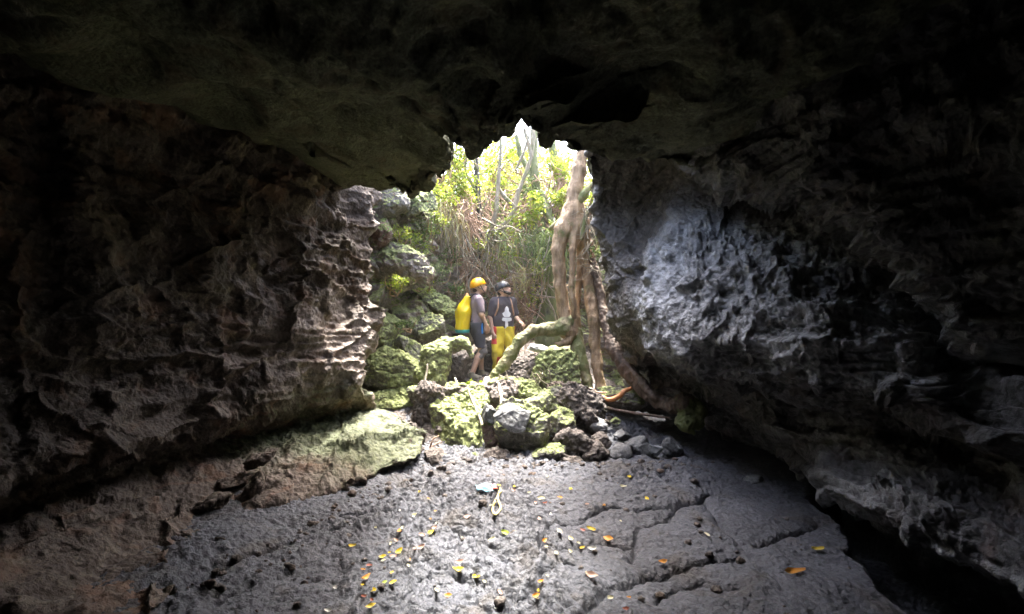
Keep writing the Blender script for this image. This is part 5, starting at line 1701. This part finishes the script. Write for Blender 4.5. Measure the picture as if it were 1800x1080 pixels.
def build_person(base, yaw, J, head_yaw, head_pitch, label, seed):
    """J: joints in the body frame (facing -y, feet at z=0)"""
    root_ = empty('person', base, label, 'person', None)
    hc = np.array(J['head'], float)
    RH = np.array(Matrix.Rotation(head_yaw, 3, 'Z') @ Matrix.Rotation(head_pitch, 3, 'X'))
    Hd = lambda p: RH @ p + hc
    g = lambda k: np.array(J[k], float)
    body = list(head_prims(Hd))
    neck = g('neck')
    body += [(neck + [0, 0.012, -0.04], hc + RH @ np.array([0, 0.03, -0.06]), 0.062, 0.056)]
    torso = [(np.array([s * 0.085, 0.0, 1.30]), np.array([s * 0.075, 0.0, 1.06]), 0.105, 0.092) for s in (-1, 1)]
    torso += [(np.array([s * 0.07, 0.0, 1.06]), np.array([s * 0.085, 0.01, 0.95]), 0.090, 0.102) for s in (-1, 1)]
    torso += [(np.array([0, 0, 1.38]), np.array([s * 0.155, 0.005, 1.395]), 0.070, 0.055) for s in (-1, 1)]
    body += torso
    arms = {}
    for s, sn in ((-1, 'r'), (1, 'l')):
        sh, el, wr = g('sh_' + sn), g('el_' + sn), g('wr_' + sn)
        arms[sn] = [(sh, el, 0.052, 0.040), (el, wr, 0.041, 0.027)]
        body += arms[sn] + hand(wr, J['hd_' + sn], J['pn_' + sn], J['ts_' + sn])
    legs = {}
    for s, sn in ((-1, 'r'), (1, 'l')):
        hp, kn, an = g('hip_' + sn), g('kn_' + sn), g('an_' + sn)
        calf = kn * 0.68 + an * 0.32 + np.array([0, 0.02, 0])
        legs[sn] = [(hp, kn, 0.088, 0.058), (kn, calf, 0.055, 0.058), (calf, an, 0.056, 0.038)]
        body += legs[sn] + [(an, an + np.array([0, -0.10, -0.05]), 0.036, 0.026)]
    V, F = sdf_mesh(body, h=0.008, k=0.010)
    put = lambda V_: rotz(V_, yaw, base)
    child('body', put(V), F, plain('skin_%d' % seed, (0.48, 0.30, 0.21), 0.55, 0.08, 30, bump=0.05), root_)
    # eyes and mouth are small marks set in the face
    return root_, put, torso, arms, legs, Hd, RH, hc


def rim_clip(Hd, RH, hc, zc, tilt=0.0):
    inv = RH.T
    def f(X, Y, Z):
        x, y, z = X - hc[0], Y - hc[1], Z - hc[2]
        ly = inv[1, 0] * x + inv[1, 1] * y + inv[1, 2] * z
        lz = inv[2, 0] * x + inv[2, 1] * y + inv[2, 2] * z
        return (zc + tilt * ly) - lz
    return f


def inflate(pr, r):
    return [(a, b, ra + r, rb + r) for a, b, ra, rb in pr]


def helmet(root_, put, Hd, RH, hc, mat, label):
    q = lambda *a: Hd(np.array(a, float))
    pr_ = [(q(0, 0.03, 0.045), q(0, -0.01, 0.05), 0.118, 0.112), (q(0, 0.045, 0.02), q(0, 0.0, 0.02), 0.108, 0.104)]
    V, F = sdf_mesh(pr_, h=0.008, k=0.012, clip=rim_clip(Hd, RH, hc, 0.022, -0.12))
    # vents and ridge grooves
    N = vnormals(V, F)
    loc = (V - hc) @ RH
    g1 = np.exp(-((np.abs(loc[:, 0]) - 0.055) / 0.012) ** 2) * sm(0.06, 0.08, loc[:, 2]) * (np.cos(loc[:, 1] * 75) > 0.1)
    V = V - N * (0.007 * g1)[:, None]
    h_ = child('helmet', put(V), F, mat, root_)
    if label:
        h_['label'] = label
    # brim
    Vb, Fb = sdf_mesh([(q(-0.085, -0.065, 0.034), q(0, -0.118, 0.036), 0.014, 0.013), (q(0, -0.118, 0.036), q(0.085, -0.065, 0.034), 0.013, 0.014)], h=0.007, k=0.008)
    child('brim', put(Vb), Fb, mat, h_ if False else root_)
    st = []
    for s in (-1, 1):
        st.append(tube([q(s * 0.098, -0.01, 0.03), q(s * 0.092, -0.028, -0.04), q(s * 0.055, -0.055, -0.10), q(0, -0.062, -0.118)], [0.007] * 4, 6))
        st.append(tube([q(s * 0.098, 0.05, 0.025), q(s * 0.092, 0.01, -0.03), q(s * 0.088, -0.028, -0.05)], [0.006] * 3, 6))
    Vs, Fs = join(st)
    child('chin_strap', put(Vs), Fs, M['black_web'], root_)
    hb = [(q(0, 0.06, -0.03), q(0, 0.04, -0.05), 0.070, 0.060)]
    Vs, Fs = sdf_mesh(hb, h=0.009, k=0.01, extra=lambda X, Y, Z: 0.003 * np.sin(X * 260) * np.sin(Z * 210))
    child('hair', put(Vs), Fs, M['hair'], root_)


def boot(root_, put, an, mat, sole):
    pr_ = [(an + [0, 0.005, 0.03], an + [0, 0.0, -0.03], 0.052, 0.050), (an + [0, 0.02, -0.045], an + [0, -0.06, -0.045], 0.044, 0.044), (an + [0, -0.06, -0.05], an + [0, -0.15, -0.058], 0.045, 0.033)]
    z0 = an[2] - 0.078
    V, F = sdf_mesh(pr_, h=0.009, k=0.012, clip=lambda X, Y, Z: np.maximum(z0 - Z, Z - (an[2] + 0.045)))
    b_ = child('boot', put(V), F, mat, root_)
    pr_ = [(an + [0, 0.03, -0.075], an + [0, -0.06, -0.075], 0.048, 0.048), (an + [0, -0.06, -0.075], an + [0, -0.15, -0.075], 0.048, 0.038)]
    V, F = sdf_mesh(pr_, h=0.008, k=0.01, clip=lambda X, Y, Z: np.abs(Z - (an[2] - 0.082)) - 0.012)
    sl = add_obj('sole', mesh_from('sole', put(V) - np.array(root_.location), F), sole, b_)


M['black_web'] = plain('black_webbing', (0.017, 0.017, 0.020), 0.6, 0.2, 60)
M['hair'] = plain('dark_hair', (0.031, 0.020, 0.013), 0.7, 0.4, 90, bump=0.4, stretch=(1, 1, 0.3))
M['shirt_mauve'] = plain('mauve_shirt', (0.209, 0.161, 0.178), 0.85, 0.12, 12, bump=0.3)
M['shirt_dark'] = plain('charcoal_shirt', (0.052, 0.043, 0.050), 0.85, 0.15, 12, bump=0.3)
M['print_white'] = plain('white_print', (0.678, 0.694, 0.694), 0.7, 0.05, 12, bump=0.1)
M['shorts'] = plain('dark_shorts', (0.048, 0.048, 0.059), 0.85, 0.15, 14, bump=0.3)
M['pad'] = plain('grey_pad', (0.139, 0.130, 0.122), 0.6, 0.35, 18, bump=0.3)
M['yellow_cloth'] = plain('yellow_trousers', (0.624, 0.486, 0.031), 0.7, 0.12, 14, bump=0.4)
M['red_cloth'] = plain('red_cloth', (0.538, 0.043, 0.035), 0.7, 0.12, 14, bump=0.3)
M['dry_bag'] = plain('yellow_bag', (0.694, 0.504, 0.008), 0.38, 0.06, 7, bump=0.3)
M['teal'] = plain('teal_bag_base', (0.052, 0.364, 0.312), 0.4, 0.1, 10)
M['orange_shell'] = plain('orange_helmet_shell', (0.738, 0.347, 0.008), 0.32, 0.06, 14, bump=0.03)
M['black_shell'] = plain('black_helmet_shell', (0.027, 0.028, 0.031), 0.28, 0.15, 14, bump=0.03)
M['blue'] = plain('blue_trim', (0.017, 0.190, 0.538), 0.5, 0.1, 14)
M['boot'] = plain('dusty_boot', (0.209, 0.182, 0.130), 0.8, 0.3, 18, bump=0.4)
M['sole'] = plain('boot_sole', (0.260, 0.260, 0.234), 0.8, 0.2, 18)
M['strap_tan'] = plain('tan_strap', (0.364, 0.209, 0.122), 0.6, 0.15, 40)
M['eye'] = plain('eye_dark', (0.027, 0.017, 0.013), 0.3, 0.1, 20, bump=0)


def folds(amp=0.006, f=22):
    return lambda X, Y, Z: amp * np.sin(Z * f + 6 * np.sin(X * 9 + Y * 7)) + amp * 0.7 * np.sin(X * f * 1.3 + Z * 9)


def eyes(root_, put, Hd):
    ps = []
    for s in (-1, 1):
        V, F = cube_sphere(6)
        ps.append((np.array([Hd(np.array([s * 0.031, -0.079, -0.002]) + v * np.array([0.012, 0.010, 0.007])) for v in V]), F))
    for pz in ps:
        child('eye', put(pz[0]), pz[1], M['eye'], root_)


# ---- left caver: orange helmet, yellow dry bag, seen from behind his right shoulder
gz = 0.452
J = dict(head=(0, -0.045, 1.60), neck=(0, 0.0, 1.46), sh_r=(-0.175, 0.01, 1.375), el_r=(-0.225, -0.03, 1.12), wr_r=(-0.19, -0.13, 0.93), hd_r=(0.3, -0.15, -1), pn_r=(1, 0.2, 0), ts_r=1,
         sh_l=(0.175, 0.0, 1.375), el_l=(0.23, 0.02, 1.12), wr_l=(0.20, -0.15, 0.95), hd_l=(-0.3, -0.3, -1), pn_l=(-1, 0, 0), ts_l=-1,
         hip_r=(-0.095, 0.01, 0.90), kn_r=(-0.11, -0.07, 0.50), an_r=(-0.11, 0.11, 0.09), hip_l=(0.095, 0.01, 0.90), kn_l=(0.12, -0.12, 0.50), an_l=(0.13, -0.12, 0.09))
b1 = at(838, 540, 7.95)
b1[2] = gz
p1, put, torso, arms, legs, Hd, RH, hc = build_person(tuple(b1), R_(108), J, R_(-4), R_(-14), 'caver in an orange helmet with a yellow dry bag, looking away to the right', 1)
eyes(p1, put, Hd)
helmet(p1, put, Hd, RH, hc, M['orange_shell'], None)
sh = inflate(torso, 0.012) + [(a, a * 0.25 + b * 0.75, 0.068, 0.060) for a, b, _, _ in (arms['r'][0], arms['l'][0])] + [(np.array([0, 0.01, 1.40]), np.array([0, 0.01, 1.44]), 0.075, 0.066)]
V, F = sdf_mesh(sh, h=0.009, k=0.016, clip=lambda X, Y, Z: np.maximum(0.955 - Z, Z - 1.475), extra=folds(0.006))
child('shirt', put(V), F, M['shirt_mauve'], p1)
pa = inflate([t_ for t_ in torso if t_[0][2] < 1.1 and t_[1][2] < 1.0], 0.018) + [(a, b * 0.9 + a * 0.1, 0.108, 0.088) for a, b in ((legs[s][0][0], legs[s][0][1]) for s in 'rl')]
V, F = sdf_mesh(pa, h=0.009, k=0.016, clip=lambda X, Y, Z: np.maximum(0.545 - Z, Z - 0.985), extra=folds(0.006))
child('shorts', put(V), F, M['shorts'], p1)
for s in 'rl':
    kn, an = legs[s][0][1], legs[s][2][1]
    V, F = sdf_mesh([(kn + [0, -0.012, 0.07], kn + [0, -0.016, -0.02], 0.070, 0.070), (kn + [0, -0.016, -0.02], kn * 0.68 + an * 0.32 + [0, 0.01, 0], 0.068, 0.060)], h=0.009, k=0.012, extra=folds(0.005, 60))
    child('knee_pad', put(V), F, M['pad'], p1)
    boot(p1, put, legs[s][2][1], M['boot'], M['sole'])
V, F = sdf_mesh([(np.array([-0.185, -0.045, 0.96]), np.array([-0.205, -0.05, 0.80]), 0.016, 0.014)], h=0.007, k=0.01)
child('side_stripe', put(V), F, M['blue'], p1)
# straps of the bag belong to it
bag = empty('dry_bag', tuple(rotz((-0.02, 0.26, 0.86), R_(108), b1)), 'yellow dry bag with a teal base on the back of the orange helmeted caver', 'bag')
bp_ = [(np.array([-0.02, 0.255, 0.86]), np.array([-0.02, 0.24, 1.16]), 0.118, 0.118), (np.array([-0.02, 0.24, 1.16]), np.array([-0.02, 0.175, 1.40]), 0.115, 0.060), (np.array([0.05, 0.25, 0.88]), np.array([0.03, 0.23, 1.20]), 0.11, 0.10)]
V, F = sdf_mesh(bp_, h=0.010, k=0.02, clip=lambda X, Y, Z: np.maximum(0.86 - Z, Z - 1.44), extra=folds(0.008, 14))
child('bag_body', put(V), F, M['dry_bag'], bag)
V, F = sdf_mesh([(np.array([-0.02, 0.255, 0.85]), np.array([-0.02, 0.25, 0.90]), 0.121, 0.122), (np.array([0.05, 0.25, 0.85]), np.array([0.05, 0.25, 0.90]), 0.113, 0.113)], h=0.010, k=0.02, clip=lambda X, Y, Z: np.maximum(0.80 - Z, Z - 0.862))
child('bag_base', put(V), F, M['teal'], bag)
V, F = sdf_mesh([(np.array([-0.05, 0.175, 1.43]), np.array([0.01, 0.17, 1.46]), 0.024, 0.022), (np.array([0.01, 0.17, 1.46]), np.array([0.04, 0.16, 1.42]), 0.022, 0.016)], h=0.008, k=0.01)
child('bag_roll', put(V), F, M['orange_root'], bag)
st = []
for s in (-1, 1):
    st.append(tube([np.array([s * 0.07, 0.14, 1.40]), np.array([s * 0.10, 0.05, 1.475]), np.array([s * 0.11, -0.09, 1.40]), np.array([s * 0.125, -0.135, 1.24]), np.array([s * 0.15, -0.06, 1.08]), np.array([s * 0.13, 0.14, 1.0])], [0.011] * 6, 6))
V, F = join(st)
child('bag_strap', put(V), F, M['black_web'], bag)
V, F = tube([np.array([-0.15, 0.10, 0.96]), np.array([-0.165, 0.02, 1.0]), np.array([-0.15, -0.06, 1.06])], [0.010] * 3, 6)
child('waist_strap', put(V), F, M['strap_tan'], bag)

# ---- right caver: dark helmet, printed shirt, yellow and red trousers, looking up
J = dict(head=(0, -0.02, 1.575), neck=(0, 0.0, 1.44), sh_r=(-0.175, 0.0, 1.36), el_r=(-0.235, 0.02, 1.08), wr_r=(-0.20, -0.04, 0.83), hd_r=(0.12, -0.05, -1), pn_r=(1, 0.2, 0), ts_r=1,
         sh_l=(0.175, 0.0, 1.36), el_l=(0.225, -0.0, 1.10), wr_l=(0.265, -0.17, 1.00), hd_l=(0.15, -0.9, -0.25), pn_l=(-0.6, 0, -0.8), ts_l=-1,
         hip_r=(-0.095, 0.0, 0.88), kn_r=(-0.125, -0.05, 0.48), an_r=(-0.125, 0.03, 0.09), hip_l=(0.095, 0.0, 0.88), kn_l=(0.135, -0.05, 0.48), an_l=(0.16, 0.05, 0.09))
b2 = at(885, 540, 8.1)
b2[2] = 0.43
p2, put, torso, arms, legs, Hd, RH, hc = build_person(tuple(b2), R_(16), J, R_(58), R_(-20), 'caver in a black helmet, printed dark shirt and yellow trousers, looking up to the right', 2)
eyes(p2, put, Hd)
helmet(p2, put, Hd, RH, hc, M['black_shell'], None)
q = lambda *a: Hd(np.array(a, float))
V, F = sdf_mesh([(q(-0.04, -0.062, -0.075), q(0, -0.085, -0.095), 0.024, 0.022), (q(0.04, -0.062, -0.075), q(0, -0.085, -0.095), 0.024, 0.022), (q(-0.06, -0.02, -0.05), q(-0.04, -0.06, -0.08), 0.026, 0.024), (q(0.06, -0.02, -0.05), q(0.04, -0.06, -0.08), 0.026, 0.024)], h=0.008, k=0.01)
child('beard', put(V), F, M['hair'], p2)
sh = inflate(torso, 0.014) + [(a, a * 0.25 + b * 0.75, 0.070, 0.066) for a, b, _, _ in (arms['r'][0], arms['l'][0])] + [(np.array([0, 0.01, 1.38]), np.array([0, 0.01, 1.42]), 0.078, 0.068)]
V, F = sdf_mesh(sh, h=0.009, k=0.016, clip=lambda X, Y, Z: np.maximum(0.885 - Z, Z - 1.455), extra=folds(0.006))
shirt = child('shirt', put(V), F, M['shirt_dark'], p2)
# white print on the chest: the faces of the shirt inside its outline, set 3 mm proud
N = vnormals(V, F)
c = V[F].mean(1)
X, Z = (c[:, 0] - 0.03) * 1.3, c[:, 2]
inside = (np.abs(X) < np.interp(Z, [1.015, 1.03, 1.06, 1.085, 1.095, 1.12, 1.16, 1.175, 1.20, 1.23, 1.26, 1.285], [0.03, 0.11, 0.115, 0.095, 0.06, 0.085, 0.10, 0.07, 0.045, 0.05, 0.035, 0.0])) & (c[:, 1] < 0)
fs = F[inside & ~((Z > 1.086) & (Z < 1.096))]
used, inv = np.unique(fs, return_inverse=True)
child('shirt_print', put(V[used] + N[used] * 0.004), inv.reshape(-1, 4), M['print_white'], p2)
pa = inflate([t_ for t_ in torso if t_[0][2] < 1.1 and t_[1][2] < 1.0], 0.016)
for s in 'rl':
    hp, kn, an = legs[s][0][0], legs[s][0][1], legs[s][2][1]
    pa += [(hp, kn, 0.112, 0.095), (kn, kn * 0.3 + an * 0.7, 0.092, 0.080)]
V, F = sdf_mesh(pa, h=0.009, k=0.016, clip=lambda X, Y, Z: np.maximum(0.10 - Z, Z - 0.925), extra=folds(0.008, 26))
o = child('trousers', put(V), F, M['yellow_cloth'], p2)
o.data.materials.append(M['red_cloth'])
c = V[F].mean(1)
mi = ((c[:, 0] < -0.155) & (c[:, 2] > 0.62)) | ((c[:, 0] > 0.185) & (c[:, 2] > 0.3)) | ((c[:, 2] < 0.40) & (c[:, 0] > -0.15) & (c[:, 0] < 0.0))
o.data.polygons.foreach_set('material_index', mi.astype(np.int32))
for s in 'rl':
    boot(p2, put, legs[s][2][1], M['boot'], M['sole'])
pack = empty('backpack', tuple(rotz((0, 0.2, 0.95), R_(16), b2)), 'red caving pack with tan shoulder straps worn by the caver in black helmet', 'bag')
V, F = sdf_mesh([(np.array([-0.09, 0.22, 0.96]), np.array([-0.07, 0.20, 1.28]), 0.10, 0.09), (np.array([0.06, 0.22, 0.96]), np.array([0.05, 0.20, 1.28]), 0.10, 0.09)], h=0.011, k=0.02, extra=folds(0.006, 18))
child('pack_body', put(V), F, M['red_cloth'], pack)
for s in (-1, 1):
    V, F = tube([np.array([s * 0.09, 0.12, 1.34]), np.array([s * 0.105, 0.02, 1.462]), np.array([s * 0.115, -0.085, 1.38]), np.array([s * 0.135, -0.118, 1.24]), np.array([s * 0.17, -0.06, 1.12]), np.array([s * 0.16, 0.12, 1.0])], [0.014] * 6, 6)
    child('pack_strap', put(V), F, M['strap_tan'], pack)

# ================================================================== HAZE
V = np.array([[x, y, z] for x in (-71, 71) for y in (-61, 81) for z in (-2.2, 11.5)], dtype=float)
F = np.array([[0, 1, 3, 2], [4, 6, 7, 5], [0, 4, 5, 1], [2, 3, 7, 6], [0, 2, 6, 4], [1, 5, 7, 3]])
hz = bpy.data.materials.new('thin_haze')
hz.use_nodes = True
nt = hz.node_tree
nt.nodes.remove(nt.nodes['Principled BSDF'])
vol = nt.nodes.new('ShaderNodeVolumePrincipled')
vol.inputs['Color'].default_value = (0.86, 0.88, 0.80, 1)
vol.inputs['Density'].default_value = 0.002
vol.inputs['Anisotropy'].default_value = 0.35
nt.links.new(vol.outputs[0], nt.nodes['Material Output'].inputs['Volume'])
o = add_obj('haze', mesh_from('haze', V, F, False), hz)
tag(o, 'thin bright haze hanging in the cave and the skylight pit', 'haze', None, 'stuff')
